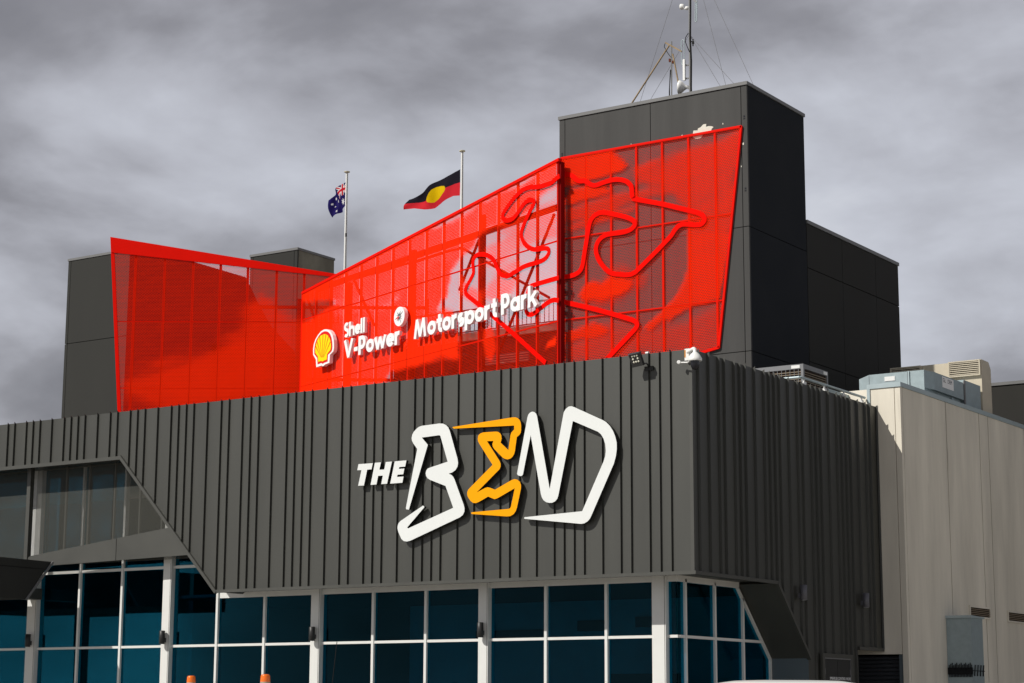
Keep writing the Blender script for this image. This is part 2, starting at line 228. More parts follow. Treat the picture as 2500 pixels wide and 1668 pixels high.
def glass_mat(name, tint, refl=1.0):
    m = bpy.data.materials.new(name); m.use_nodes = True; t = m.node_tree; t.nodes.remove(t.nodes['Principled BSDF']); o = t.nodes['Material Output']
    tr = N(t, 'ShaderNodeBsdfTransparent'); tr.inputs[0].default_value = (*tint, 1)
    gl = N(t, 'ShaderNodeBsdfGlossy'); gl.inputs['Roughness'].default_value = 0.015; gl.inputs[0].default_value = (0.5, 0.92, 1.0, 1)
    fr = N(t, 'ShaderNodeFresnel'); fr.inputs[0].default_value = 1.45
    mxs = N(t, 'ShaderNodeMixShader'); L(t, M(t, 'MULTIPLY', fr.outputs[0], refl), mxs.inputs[0]); L(t, tr.outputs[0], mxs.inputs[1]); L(t, gl.outputs[0], mxs.inputs[2]); L(t, mxs.outputs[0], o.inputs[0])
    MATS[name] = m
    return m
def attr_mat(name, rough=0.8):
    m = bpy.data.materials.new(name); m.use_nodes = True; t = m.node_tree; b = t.nodes['Principled BSDF']
    at = N(t, 'ShaderNodeAttribute', attribute_name='print'); L(t, at.outputs['Color'], b.inputs['Base Color']); b.inputs['Roughness'].default_value = rough; b.inputs['Specular IOR Level'].default_value = 0.1
    tl = N(t, 'ShaderNodeBsdfTranslucent'); L(t, at.outputs['Color'], tl.inputs[0]); mxs = N(t, 'ShaderNodeMixShader'); mxs.inputs[0].default_value = 0.3
    L(t, b.outputs[0], mxs.inputs[1]); L(t, tl.outputs[0], mxs.inputs[2]); L(t, mxs.outputs[0], t.nodes['Material Output'].inputs[0])
    return m
mat('steel_sheet', (0.031, 0.0315, 0.0245), 0.5, 0.82, 0.09, 1.2, (1, 1, 0.12), bump=0.06, rnd=0.07)
mat('steel_trim', (0.05, 0.05, 0.042), 0.5, 0.7, 0.05, 1.5)
mat('dark_core', (0.02, 0.02, 0.02), 0.9, 0.1)
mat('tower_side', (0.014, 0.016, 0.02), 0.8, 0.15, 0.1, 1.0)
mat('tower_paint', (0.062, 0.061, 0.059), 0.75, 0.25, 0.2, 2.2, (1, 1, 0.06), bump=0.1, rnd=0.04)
mat('block_paint', (0.032, 0.031, 0.028), 0.8, 0.15, 0.12, 1.1, (1, 1, 0.3))
mat('box_paint', (0.034, 0.034, 0.031), 0.8, 0.2, 0.1, 1.1, (1, 1, 0.2))
mat('coping', (0.16, 0.16, 0.16), 0.5, 0.4, 0.05, 2.0)
mat('concrete', (0.75, 0.70, 0.595), 0.85, 0.2, 0.15, 1.5, (1, 1, 0.16), bump=0.12, spots=((0.3, 0.27, 0.22), 2.6, 0.66, 0.35), rnd=0.03)
mat('raw_concrete', (0.21, 0.20, 0.16), 0.9, 0.1, 0.25, 1.6, (1, 1, 0.6), bump=0.1)
mat('slab_concrete', (0.62, 0.56, 0.45), 0.85, 0.2, 0.1, 1.5)
mat('galvanised', (0.33, 0.40, 0.42), 0.5, 0.4, 0.10, 7.0, metal=0.25)
mat('galvanised_cap', (0.42, 0.50, 0.52), 0.45, 0.4, 0.05, 3.0, metal=0.2)
mat('beige_metal', (0.56, 0.50, 0.39), 0.55, 0.3, 0.05, 3.0)
mat('vent_dark', (0.03, 0.02, 0.015), 0.8, 0.2)
mat('ac_grey', (0.20, 0.205, 0.215), 0.5, 0.4, 0.04, 3.0)
mat('ac_fin', (0.30, 0.24, 0.17), 0.6, 0.3, 0.1, 8.0)
mat('red_paint', (0.80, 0.006, 0.001), 0.55, 0.05, 0.03, 2.0)
mat('track_red', (0.90, 0.003, 0.0005), 0.6, 0.03)
mat('frame_red_shaded', (0.20, 0.003, 0.003), 0.55, 0.05)  # darker copy of the red paint; shade behind the mesh put into the colour
mat('mullion_red_shaded', (0.62, 0.008, 0.002), 0.55, 0.05)  # red paint dimmed partway, mesh shade on the mullions painted in
mat('rear_red_shaded', (0.16, 0.001, 0.001), 0.6, 0.1, 0.04, 1.0)  # rear sheet's shade is held in this dark base red
mat('white_sign', (0.77, 0.79, 0.775), 0.42, 0.4, 0.015, 2.0)
mat('white_letter', (0.88, 0.88, 0.87), 0.45, 0.3)
mat('sign_edge', (0.02, 0.02, 0.02), 0.5, 0.3)
mat('orange_sign', (0.95, 0.38, 0.0), 0.5, 0.1, 0.015, 2.0)
mat('logo_red', (0.72, 0.012, 0.008), 0.5, 0.3)
mat('logo_yellow', (0.92, 0.72, 0.0), 0.5, 0.3)
mat('white_frame', (0.72, 0.72, 0.69), 0.4, 0.4, 0.03, 3.0)
mat('lamp_black', (0.025, 0.025, 0.025), 0.45, 0.4)
mat('lamp_grey', (0.10, 0.10, 0.115), 0.4, 0.5)
mat('panel_blue_grey', (0.10, 0.125, 0.14), 0.5, 0.4)
mat('white_plastic', (0.82, 0.82, 0.80), 0.35, 0.5)
mat('black_plastic', (0.008, 0.008, 0.012), 0.25, 0.5)
mat('pole_white', (0.80, 0.80, 0.78), 0.35, 0.5)
mat('brass_cap', (0.55, 0.50, 0.36), 0.5, 0.5)
mat('mast_grey', (0.22, 0.22, 0.22), 0.5, 0.4)
mat('cable_black', (0.012, 0.012, 0.012), 0.7, 0.2)
mat('rust_pipe', (0.30, 0.22, 0.13), 0.7, 0.2, 0.4, 6.0)
mat('rust_red', (0.12, 0.03, 0.015), 0.8, 0.2)
mat('wire', (0.18, 0.18, 0.19), 0.5, 0.3)
mat('ground_gravel', (0.30, 0.28, 0.25), 0.95, 0.1, 0.25, 3.0, bump=0.3)
mat('pavement', (0.32, 0.31, 0.29), 0.9, 0.2, 0.15, 2.0)
mat('roofing', (0.25, 0.25, 0.25), 0.8, 0.2, 0.1, 1.0)
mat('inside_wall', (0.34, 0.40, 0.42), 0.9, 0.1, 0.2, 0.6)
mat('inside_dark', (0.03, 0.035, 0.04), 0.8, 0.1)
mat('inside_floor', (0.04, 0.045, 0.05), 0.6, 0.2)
mat('inside_red', (0.35, 0.03, 0.05), 0.7, 0.2)
mat('beacon_orange', (0.85, 0.16, 0.01), 0.25, 0.5)
mat('beacon_base', (0.28, 0.27, 0.24), 0.6, 0.3)
mat('car_white', (0.82, 0.82, 0.80), 0.22, 0.5)
mat('car_dark', (0.02, 0.022, 0.025), 0.2, 0.6)
mat('tyre_black', (0.02, 0.02, 0.02), 0.85, 0.2)
mat('rim_grey', (0.4, 0.4, 0.42), 0.35, 0.5, metal=0.6)
mat('lamp_clear', (0.7, 0.72, 0.75), 0.15, 0.5)
mat('lamp_red', (0.4, 0.01, 0.01), 0.2, 0.5)
mat('led', (0.75, 0.73, 0.6), 0.3, 0.5)
mat('peel_paint', (0.72, 0.69, 0.60), 0.9, 0.1, 0.08, 9.0)
mat('spike_dark', (0.015, 0.016, 0.018), 0.8, 0.2)
mat('text_white', (0.65, 0.65, 0.65), 0.6, 0.2)
mat('shutter_grey', (0.045, 0.05, 0.058), 0.45, 0.4)
mat('caution_orange', (0.7, 0.28, 0.03), 0.5, 0.3)
mat('louvre_red', (0.10, 0.035, 0.03), 0.7, 0.2)
perf('red_mesh', (0.92, 0.024, 0.002), 0.04); perf('grey_mesh', (0.10, 0.10, 0.088), 0.022)
glass_mat('tinted_glass', (0.065, 0.60, 0.715), 0.22); glass_mat('car_glass', (0.2, 0.25, 0.25), 1.0)
FLAGM = attr_mat('flag_cloth')

# ------------------------------------------------------------------ builders
def tag(o, label=None, cat=None, group=None, kind=None):
    if label: o['label'] = label
    if cat: o['category'] = cat
    if group: o['group'] = group
    if kind: o['kind'] = kind
    return o
def thing(name, loc, label, cat, group=None):
    o = bpy.data.objects.new(name, None); COL.objects.link(o); o.location = loc; o.empty_display_size = 0.2
    return tag(o, label, cat, group)
def wloc(o):
    p = V((0, 0, 0))
    while o is not None: p = p + o.location; o = o.parent
    return p
def link(name, me, m, parent):
    if m is not None: me.materials.append(MATS[m] if isinstance(m, str) else m)
    o = bpy.data.objects.new(name, me); COL.objects.link(o)
    if parent is not None:
        o.location = -wloc(parent); o.parent = parent
    return o
class G:
    def __init__(s): s.v = []; s.f = []; s.sm = []
    def add(s, vs, fs, smooth=False):
        n = len(s.v); s.v += [tuple(v) for v in vs]; s.f += [tuple(i+n for i in f) for f in fs]; s.sm += [smooth]*len(fs)
    def box(s, x0, x1, y0, y1, z0, z1):
        s.add([(x0,y0,z0),(x1,y0,z0),(x1,y1,z0),(x0,y1,z0),(x0,y0,z1),(x1,y0,z1),(x1,y1,z1),(x0,y1,z1)],
              [(0,3,2,1),(4,5,6,7),(0,1,5,4),(1,2,6,5),(2,3,7,6),(3,0,4,7)]); return s
    def prism(s, poly, o, r, u, n, d0, d1):
        """polygon in the (r, u) plane at o, pushed along n from d0 to d1"""
        o, r, u, n = V(o), V(r), V(u), V(n)
        a = sum(poly[i][0]*poly[(i+1)%len(poly)][1]-poly[(i+1)%len(poly)][0]*poly[i][1] for i in range(len(poly)))
        P = poly if a > 0 else poly[::-1]
        if r.cross(u).dot(n)*(d1-d0) < 0: P = P[::-1]
        k = len(P)
        s.add([o+r*a+u*b+n*d0 for a, b in P]+[o+r*a+u*b+n*d1 for a, b in P],
              [tuple(range(k-1, -1, -1)), tuple(range(k, 2*k))]+[(i, (i+1)%k, (i+1)%k+k, i+k) for i in range(k)]); return s
    def tube(s, a, b, r, n=8, r2=None, caps=True):
        a, b = V(a), V(b); r2 = r if r2 is None else r2
        d = (b-a).normalized(); x = d.orthogonal().normalized(); y = d.cross(x)
        vs = [p+(x*math.cos(2*math.pi*i/n)+y*math.sin(2*math.pi*i/n))*q for p, q in ((a, r), (b, r2)) for i in range(n)]
        s.add(vs, [(i, (i+1)%n, (i+1)%n+n, i+n) for i in range(n)], True)
        if caps: s.add(vs, [tuple(range(n-1, -1, -1)), tuple(range(n, 2*n))])
        return s
    def path(s, pts, r, n=6):
        for a, b in zip(pts, pts[1:]): s.tube(a, b, r, n)
        return s
    def lathe(s, c, axis, prof, n=20):
        """prof: (distance along axis, radius)"""
        c = V(c); d = V(axis).normalized(); x = d.orthogonal().normalized(); y = d.cross(x)
        vs = [c+d*h+(x*math.cos(2*math.pi*i/n)+y*math.sin(2*math.pi*i/n))*max(q, 1e-4) for h, q in prof for i in range(n)]
        fs = [(j*n+i, j*n+(i+1)%n, (j+1)*n+(i+1)%n, (j+1)*n+i) for j in range(len(prof)-1) for i in range(n)]
        s.add(vs, fs, True); k = (len(prof)-1)*n
        s.add(vs, [tuple(range(n-1, -1, -1)), tuple(range(k, k+n))]); return s
    def beam(s, a, b, w, h, up=(0, 0, 1)):
        a, b = V(a), V(b); d = (b-a).normalized(); x = d.cross(V(up)).normalized(); y = x.cross(d)
        vs = [p+x*i*w/2+y*j*h/2 for p in (a, b) for i, j in ((-1,-1),(1,-1),(1,1),(-1,1))]
        s.add(vs, [(3,2,1,0),(4,5,6,7),(0,1,5,4),(1,2,6,5),(2,3,7,6),(3,0,4,7)]); return s
    def build(s, name, m, parent=None):
        me = bpy.data.meshes.new(name); me.from_pydata(s.v, [], s.f)
        me.polygons.foreach_set('use_smooth', s.sm)
        bm = bmesh.new(); bm.from_mesh(me); bmesh.ops.recalc_face_normals(bm, faces=bm.faces); bm.to_mesh(me); bm.free()
        me.update()
        return link(name, me, m, parent)
def bx(name, m, parent, *a): return G().box(*a).build(name, m, parent)
X_, Y_, Z_ = (1,0,0), (0,1,0), (0,0,1)

# ------------------------------------------------------------------ ground
tag(bx('ground', 'ground_gravel', None, -1500, 1500, -1500, 1500, -0.5, 0.0), kind='structure')
tag(bx('pavement', 'pavement', None, -60, 0.9, -1.6, 0.4, 0.004, 0.12), kind='structure')

# ------------------------------------------------------------------ clad front building
PW, PN = 0.3455, 0.1945
SEQ = [PW,PW,PN,PW,PN,PN,PW,PW,PN,PN,PN]
front = [-0.388]                                                   # rib lines along the front, right to left
back = [PN,PN,PW,PN,PW,PW][0:3]
_rev = [0.20,0.196,0.343,0.197,0.346,0.351,0.194,0.196,0.194,0.350,0.339]
i = 0
while front[-1] > -24:
    front.append(front[-1]-_rev[i % 11]); i += 1
front = front[::-1]
side = [0.171]
i = 0
while side[-1] < 6.9:
    side.append(side[-1]+SEQ[i % 11]*1.006); i += 1
def zfront(t):
    if t < -12.62: return 6.44
    if t < -10.03: return 6.44+(t+12.62)/(2.59)*(3.76-6.44)
    return 3.76
def zside(t):
    if t <= 2.86: return 3.76
    if t <= 4.05: return 3.76+(t-2.86)/(1.19)*(2.54-3.76)
    if t <= 6.12: return 0.0
    return 2.79
ZT = 7.345
BLD = thing('clad_building', (-8, 3, 0), 'dark grey building with ribbed metal cladding above a band of blue tinted windows', 'building')
def core(name, poly, o, r, u, n, d0, d1, m='dark_core'):
    return G().prism(poly, o, r, u, n, d0, d1).build(name, m, BLD)
fw_ = core('front_wall', [(-24,7.33),(-0.02,7.33),(-0.02,3.79),(-10.05,3.79),(-12.64,6.47),(-24,6.47)], (0,0,0), X_, Z_, Y_, 0.012, 0.24)
sw_ = core('side_wall', [(0.02,7.33),(7.22,7.33),(7.22,2.82),(6.13,2.82),(6.13,0.0),(4.08,0.0),(4.08,2.56),(2.88,3.79),(0.02,3.79)], (0,0,0), Y_, Z_, X_, -0.24, -0.012)
def clad(edges, zfun, to3, parent, last, RIB, RAMP):
    E = edges
    for a, b in zip(E, E[1:]):
        rib = b != last
        ts = [a, b-RAMP if rib else b]+([b] if rib else [])
        brk = [t for t in (-12.62, -10.03, 2.86, 4.05, 4.051, 6.12, 6.121) if a < t < b and abs(t-b) > 1e-4]
        ts = sorted(set(ts+brk)); vs = []; fs = []
        def off(t): return RIB*max(0, (t-(b-RAMP))/RAMP) if rib else 0.0
        for t in ts: vs += [to3(t, off(t), zfun(t)), to3(t, off(t), ZT+(0.03 if rib and t == b else 0.0))]
        for k in range(len(ts)-1): fs.append((2*k, 2*k+2, 2*k+3, 2*k+1))
        if rib:
            n = len(vs); vs += [to3(b, 0.0, zfun(b)), to3(b, 0.0, ZT+0.005)]
            fs += [(n-2, n, n+1, n-1)]
            k = ts.index(b-RAMP) if (b-RAMP) in ts else 0
            fs += [(2*k+1, n-1, n+1)]
        g = G(); g.add(vs, fs); g.build('cladding_panel', 'steel_sheet', parent)
clad(front+[0.0], zfront, lambda t, o, z: (t, -o, z), fw_, 0.0, 0.037, 0.015)
clad([0.0]+side+[7.2], zside, lambda t, o, z: (o, t, z), sw_, 7.2, 0.04, 0.008)
# flashings
t_ = G(); t_.box(-10.04, 0.047, -0.047, 0.0, 3.745, 3.80); t_.build('bottom_flashing', 'steel_trim', BLD)
t_ = G(); t_.box(0.0, 0.047, 0.0, 2.875, 3.745, 3.80); t_.build('bottom_flashing', 'steel_trim', BLD)
g = G(); g.beam((-24, -0.02, 6.43), (-12.60, -0.02, 6.43), 0.06, 0.07); g.build('opening_flashing', 'steel_trim', BLD)
g = G(); g.beam((-12.63, -0.018, 6.455), (-10.02, -0.018, 3.755), 0.058, 0.075, (0, 1, 0)); g.build('opening_flashing', 'steel_trim', BLD)
g = G(); g.beam((0.018, 2.85, 3.765), (0.018, 4.06, 2.53), 0.058, 0.075, (1, 0, 0)); g.build('opening_flashing', 'steel_trim', BLD)
g = G(); g.box(0.0, 0.045, 6.11, 7.215, 2.74, 2.80); g.build('bottom_flashing', 'steel_trim', BLD)
g = G(); g.box(-0.055, 0.004, -0.006, -0.002, 3.80, 7.348); g.box(0.0, 0.004, -0.002, 0.055, 3.80, 7.348); g.build('corner_flashing', 'steel_trim', BLD)
g = G(); g.box(-24, -0.003, 0.004, 0.25, 7.336, 7.342); g.box(-0.25, -0.003, 0.25, 7.2, 7.336, 7.342); g.build('parapet_cap', 'steel_trim', BLD)
bx('roof', 'roofing', BLD, -24, -0.26, 0.25, 9.0, 6.5, 6.6)
# soffits and reveals
bx('soffit', 'steel_trim', BLD, -9.95, -0.02, 0.02, 0.74, 3.80, 3.84)
bx('soffit', 'steel_trim', BLD, -0.74, -0.02, 0.74, 2.86, 3.80, 3.84)
bx('window_head', 'white_frame', BLD, -10.6, -0.70, 0.72, 0.80, 3.70, 3.80)
bx('window_head', 'white_frame', BLD, -0.78, -0.70, 0.80, 2.86, 3.70, 3.80)
G().prism([(-12.62,6.44),(-10.03,3.76),(-9.97,3.80),(-12.56,6.48)], (0,0,0), X_, Z_, Y_, 0.015, 0.9).build('reveal', 'steel_trim', BLD)
bx('opening_soffit', 'steel_trim', BLD, -24, -12.6, 0.02, 1.2, 6.44, 6.48)
G().prism([(2.86,3.76),(4.05,2.54),(4.09,2.58),(2.90,3.80)], (0,0,0), Y_, Z_, X_, -0.74, -0.002).build('reveal', 'steel_trim', BLD)
bx('reveal', 'panel_blue_grey', BLD, -0.74, -0.002, 4.05, 4.09, 0.0, 2.54)
# glazing
colx = [(-15.772,-15.51),(-12.026,-11.817),(-8.315,-8.104),(-4.592,-4.391),(-1.156,-0.902)]
mul = [-18.2,-17.0,-14.366,-13.19,-10.665,-9.487,-6.933,-5.764,-3.254,-2.063]
GZ = bx('window_frame', 'white_frame', BLD, -24, -0.72, 0.73, 0.80, 2.797, 2.843)
bx('transom', 'white_frame', GZ, -0.77, -0.71, 0.80, 3.73, 2.797, 2.843)
bx('transom', 'white_frame', GZ, -24, -10.6, 0.735, 0.80, 4.305, 4.36)
for a, b in colx:
    bx('column', 'white_frame', GZ, a, b, 0.66, 0.86, 0.02, 6.44 if b < -11.9 else (5.5 if b < -11 else 3.795))
    bx('column_joint', 'dark_core', GZ, b-0.022, b-0.016, 0.657, 0.664, 0.05, 3.79 if b > -11 else 4.4)
for x in mul:
    bx('mullion', 'white_frame', GZ, x-0.026, x+0.026, 0.715, 0.82, 0.02, 6.44 if x < -12.7 else (4.6 if x < -10.5 else 3.75))
for y in (0.99, 2.0, 3.01):
    bx('mullion', 'white_frame', GZ, -0.79, -0.70, y-0.026, y+0.026, 0.02, 3.75 if y < 2.9 else 3.55)
bx('mullion', 'white_frame', GZ, -0.79, -0.70, 4.00, 4.045, 0.02, 2.55)
g = G(); g.beam((-0.745, 2.82, 3.71), (-0.745, 4.02, 2.53), 0.045, 0.09, (1, 0, 0)); g.build('raking_mullion', 'white_frame', GZ)
xs = sorted(mul+[c for ab in colx for c in ab]+[-0.76, -24])
for a, b in zip(xs, xs[1:]):
    if (a, b) in colx: continue
    for z0, z1 in (((0.05, 2.80), (2.84, 3.72)) if a > -10.6 else ((0.05, 2.80), (2.84, 4.31), (4.35, 6.44))):
        if b > -12.1 and z1 > 6: z1 = 4.7
        t1, t2 = random.uniform(-0.004, 0.004), random.uniform(-0.004, 0.004)
        g = G(); g.add([(x_, y_+t1*(x_-a)+t2*(z_-z0), z_) for x_, y_, z_ in [(a+0.005,0.765,z0),(b-0.005,0.765,z0),(b-0.005,0.772,z0),(a+0.005,0.772,z0),(a+0.005,0.765,z1),(b-0.005,0.765,z1),(b-0.005,0.772,z1),(a+0.005,0.772,z1)]], [(0,3,2,1),(4,5,6,7),(0,1,5,4),(1,2,6,5),(2,3,7,6),(3,0,4,7)]); g.build('pane', 'tinted_glass', GZ)
ys = [0.78, 0.99, 2.0, 3.01, 4.03]
for a, b in zip(ys, ys[1:]):
    bx('pane', 'tinted_glass', GZ, -0.748, -0.741, a+0.005, b-0.005, 0.05, 2.80)
    if b < 2.5: bx('pane', 'tinted_glass', GZ, -0.748, -0.741, a+0.005, b-0.005, 2.84, 3.72)
G().prism([(2.005,2.84),(3.0,2.84),(3.0,3.54),(2.83,3.71),(2.005,3.71)], (0,0,0), Y_, Z_, X_, -0.748, -0.741).build('pane', 'tinted_glass', GZ)
G().prism([(3.015,2.84),(3.72,2.84),(3.015,3.53)], (0,0,0), Y_, Z_, X_, -0.748, -0.741).build('pane', 'tinted_glass', GZ)
# rooms behind the glass
bx('inside_wall', 'inside_wall', BLD, -9.6, -0.9, 5.4, 5.5, 0.0, 6.4); bx('inside_wall', 'inside_dark', BLD, -24, -9.6, 5.4, 5.5, 0.0, 6.4)  # left stretch near-black: dark reflections of its panes put into wall colour
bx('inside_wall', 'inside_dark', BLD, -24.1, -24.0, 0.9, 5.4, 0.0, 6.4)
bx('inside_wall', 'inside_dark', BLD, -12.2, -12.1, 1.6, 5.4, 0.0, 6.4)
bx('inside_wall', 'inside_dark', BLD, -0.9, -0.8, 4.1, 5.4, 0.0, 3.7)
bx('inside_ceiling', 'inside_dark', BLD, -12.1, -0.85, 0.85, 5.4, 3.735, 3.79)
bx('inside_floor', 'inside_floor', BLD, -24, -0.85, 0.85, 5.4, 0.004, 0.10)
for a, b, z0, z1 in ((-7.9,-6.3,3.0,3.2),(-5.5,-4.9,3.15,3.35),(-4.2,-3.5,3.2,3.4)):
    bx('wall_board', 'inside_dark', BLD, a, b, 5.32, 5.38, z0, z1)
g = G(); g.lathe((-7.35,3.6,0.1), Z_, [(0,0.16),(0.9,0.13),(1.1,0.19),(1.5,0.23),(1.62,0.1),(1.7,0.07),(1.78,0.1),(1.92,0.11),(2.02,0.05)], 14)
o = g.build('mannequin', 'inside_red', None); tag(o, 'dark red display figure standing behind the teal window panes', 'mannequin')
for k, (a, b, y, z) in enumerate(((-7.0,-5.2,3.4,1.9),(-3.9,-2.6,3.9,2.3),(-2.6,-1.6,3.2,2.0))):
    g = G(); g.box(a, b, y, y+0.5, 0.1, z); g.box(a+0.1, b-0.1, y-0.05, y, z-0.5, z-0.1); o = g.build('display_stand', 'inside_dark', None)
    tag(o, ['long dark display stand inside the shop beside the red figure', 'tall dark display stand inside, left of the corner window', 'dark display stand inside right beside the corner window column'][k], 'stand', 'display stands inside the shop')
# left opening: grille, folded fascia
G().prism([(-15.35,4.655),(-11.57,5.05),(-11.03,4.507),(-15.9,4.425)], (0,0,0), X_, Z_, Y_, 0.28, 0.33).build('folded_fascia', 'steel_trim', BLD)
bx('fascia_joint', 'dark_core', BLD, -12.95, -12.94, 0.276, 0.279, 4.48, 4.90)
GR = bx('grille_post', 'steel_trim', BLD, -15.52, -15.42, 0.26, 0.36, 4.3, 6.44)

# ------------------------------------------------------------------ perforated sheets
def poly_dist(P, S, Z):
    P = np.array(P); ins = np.zeros(S.shape, bool); d = np.full(S.shape, 1e9)
    for k in range(len(P)):
        x1, y1 = P[k]; x2, y2 = P[(k+1) % len(P)]
        c = ((y1 > Z) != (y2 > Z)); ins ^= c & (S < (x2-x1)*(Z-y1)/((y2-y1) if abs(y2-y1) > 1e-9 else 1e-9)+x1)
        dx, dy = x2-x1, y2-y1; t = np.clip(((S-x1)*dx+(Z-y1)*dy)/(dx*dx+dy*dy+1e-12), 0, 1)
        d = np.minimum(d, np.hypot(S-x1-t*dx, Z-y1-t*dy))
    return np.where(ins, d, -d)
def cover(S, Z, base, regs, seed, streak):
    cov = np.full(S.shape, base)
    nz = np.array([noise.fractal(V((s*0.8*streak[0]+z*streak[2]+seed, z*0.8*streak[1]-s*streak[3], seed)), 0.9, 2.0, 4) for s, z in zip(S, Z)])
    n2 = np.array([noise.fractal(V((s*1.1+z*1.3+seed, z*7.0-s*2.4, seed*2)), 0.7, 2.0, 3) for s, z in zip(S, Z)])
    for c, soft, P in regs:
        soft = soft*1.5; d = poly_dist(P, S, Z)+nz*soft*0.9
        wt = np.clip((d+soft*0.5)/soft, 0, 1); wt = wt*wt*(3-2*wt)
        cov = cov*(1-wt)+np.maximum(cov, c)*wt
    cov = cov+nz*0.07*np.clip((cov-0.15)*1.6, 0, 1)*(1.05-cov)*1.6+n2*0.07*np.clip((cov-0.1)*2.0, 0.15, 1)*(1.02-cov)*2.2
    return np.clip(cov, 0.16, 1.0)
def sheet(name, quad, to3, base, regs, seed, m, parent, streak=(1, 1, 0, 0), cell=0.07, const=None):
    """quad: 4 (s, z) corners, counter-clockwise from bottom left"""
    (a, b, c, d) = [np.array(q, float) for q in quad]; mid = (a+b+c+d)/4; gap_ = 0.005
    a, b, c, d = [q-np.sign(q-mid)*gap_ for q in (a, b, c, d)]
    nx = max(2, int(max(np.linalg.norm(b-a), np.linalg.norm(c-d))/cell)); nz_ = max(2, int(max(np.linalg.norm(d-a), np.linalg.norm(c-b))/cell))
    u, v = np.meshgrid(np.linspace(0, 1, nx+1), np.linspace(0, 1, nz_+1)); u = u.ravel()[:, None]; v = v.ravel()[:, None]
    P = a*(1-u)*(1-v)+b*u*(1-v)+c*u*v+d*(1-u)*v
    S, Z = P[:, 0], P[:, 1]
    cv = np.full(S.shape, const) if const else cover(S, Z, base, regs, seed, streak)
    fs = [(j*(nx+1)+i, j*(nx+1)+i+1, (j+1)*(nx+1)+i+1, (j+1)*(nx+1)+i) for j in range(nz_) for i in range(nx)]
    me = bpy.data.meshes.new(name); me.from_pydata([to3(s, z) for s, z in zip(S, Z)], [], fs)
    at = me.attributes.new('cover', 'FLOAT', 'POINT'); at.data.foreach_set('value', cv.astype(np.float32))
    uvl = me.uv_layers.new(name='UVMap'); li = np.empty(len(me.loops), np.int32); me.loops.foreach_get('vertex_index', li)
    uvl.data.foreach_set('uv', np.stack([S[li], Z[li]], 1).astype(np.float32).ravel())
    me.update()
    return link(name, me, m, parent)
for a, b in ((-22.0,-19.0),(-19.0,-15.55),(-15.38,-13.2),(-13.2,-10.9)):
    sheet('grille_panel', [(a,4.45),(b,4.45),(b,6.42),(a,6.42)], lambda s, z: (s, 0.4, z), 0.5, [], 1, 'grey_mesh', BLD, cell=0.6, const=0.5)
for x in (-14.55,-13.9,-13.2,-12.5,-11.9):
    bx('grille_rail', 'steel_trim', BLD, x-0.02, x+0.02, 0.42, 0.46, 4.6, 6.43)

UP = V((0,0,1))
B0 = V(D['B0']); dB = V((-0.938187, 0.346129, 0)); nB = V((-0.346129, -0.938187, 0))
PA = V(D['PA']); dA = V((math.cos(math.radians(34)), math.sin(math.radians(34)), 0)); nA = V((dA.y, -dA.x, 0))   # towards the viewer
def onB(s, z, off=0.0): return B0+dB*s+nB*off+UP*z
def onA(s, z, off=0.0): return PA+dA*s+nA*off+UP*z
def onC(x, z, off=0.0): return V((x, 7.948-off, z))
Z1, Z2 = 9.891, 11.672  # screens, tower, rear blocks scaled about the camera, right screen by its own factor
# middle screen
SB = thing('perforated_screen', onB(5, 7), 'long red perforated screen whose top edge climbs to the right, behind the white lettering', 'screen', 'red perforated screens')
def topB(s): return 13.475+(12.388-13.475)*s/11.113
sm = [0.064]+[0.826+0.741*k for k in range(14)]+[11.101]
sm = sorted(set(round(x, 3) for x in sm))
for a, b in zip(sm, sm[1:]):
    for z0, z1 in ((7.5, Z1), (Z1, Z2), (Z2, None)):
        q = [(b, z0), (a, z0), (a, z1 or topB(a)-0.03), (b, z1 or topB(b)-0.03)]
        sheet('mesh_panel', q, lambda s, z: onB(s, z), 0.25, D['covB'], 3.0, 'red_mesh', SB, (0.35, 1.6, 0.35, 0.5))
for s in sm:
    g = G(); g.beam(onB(s, 7.5, -0.05), onB(s, topB(s)-0.02, -0.05), 0.05, 0.06, nB); g.build('mullion', 'mullion_red_shaded', SB)
for z in (Z1, Z2):
    g = G(); g.beam(onB(0.05, z, -0.035), onB(11.101, z, -0.035), 0.035, 0.028); g.build('rail', 'red_paint', SB)
g = G(); g.beam(onB(-0.02, topB(-0.02), -0.03), onB(11.132, topB(11.132), -0.03), 0.09, 0.07); g.build('top_rail', 'red_paint', SB)
g = G(); g.beam(onB(0.0, 7.5, -0.10), onB(0.0, 13.432, -0.10), 0.05, 0.10, nB); g.build('end_post', 'frame_red_shaded', SB)
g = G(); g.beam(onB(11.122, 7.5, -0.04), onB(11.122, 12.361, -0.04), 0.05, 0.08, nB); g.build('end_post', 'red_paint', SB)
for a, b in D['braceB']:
    g = G(); g.beam(onB(*a, -0.4), onB(*b, -0.4), 0.05, 0.05, nB); g.build('brace', 'frame_red_shaded', SB)
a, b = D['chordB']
g = G(); g.beam(onB(*a, -0.4), onB(0.0, b[1], -0.4), 0.10, 0.12); g.build('chord', 'frame_red_shaded', SB)
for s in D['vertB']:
    g = G(); g.beam(onB(s, 7.5, -0.4), onB(s, topB(s)-0.15, -0.4), 0.10, 0.10, nB); g.build('frame_post', 'frame_red_shaded', SB)
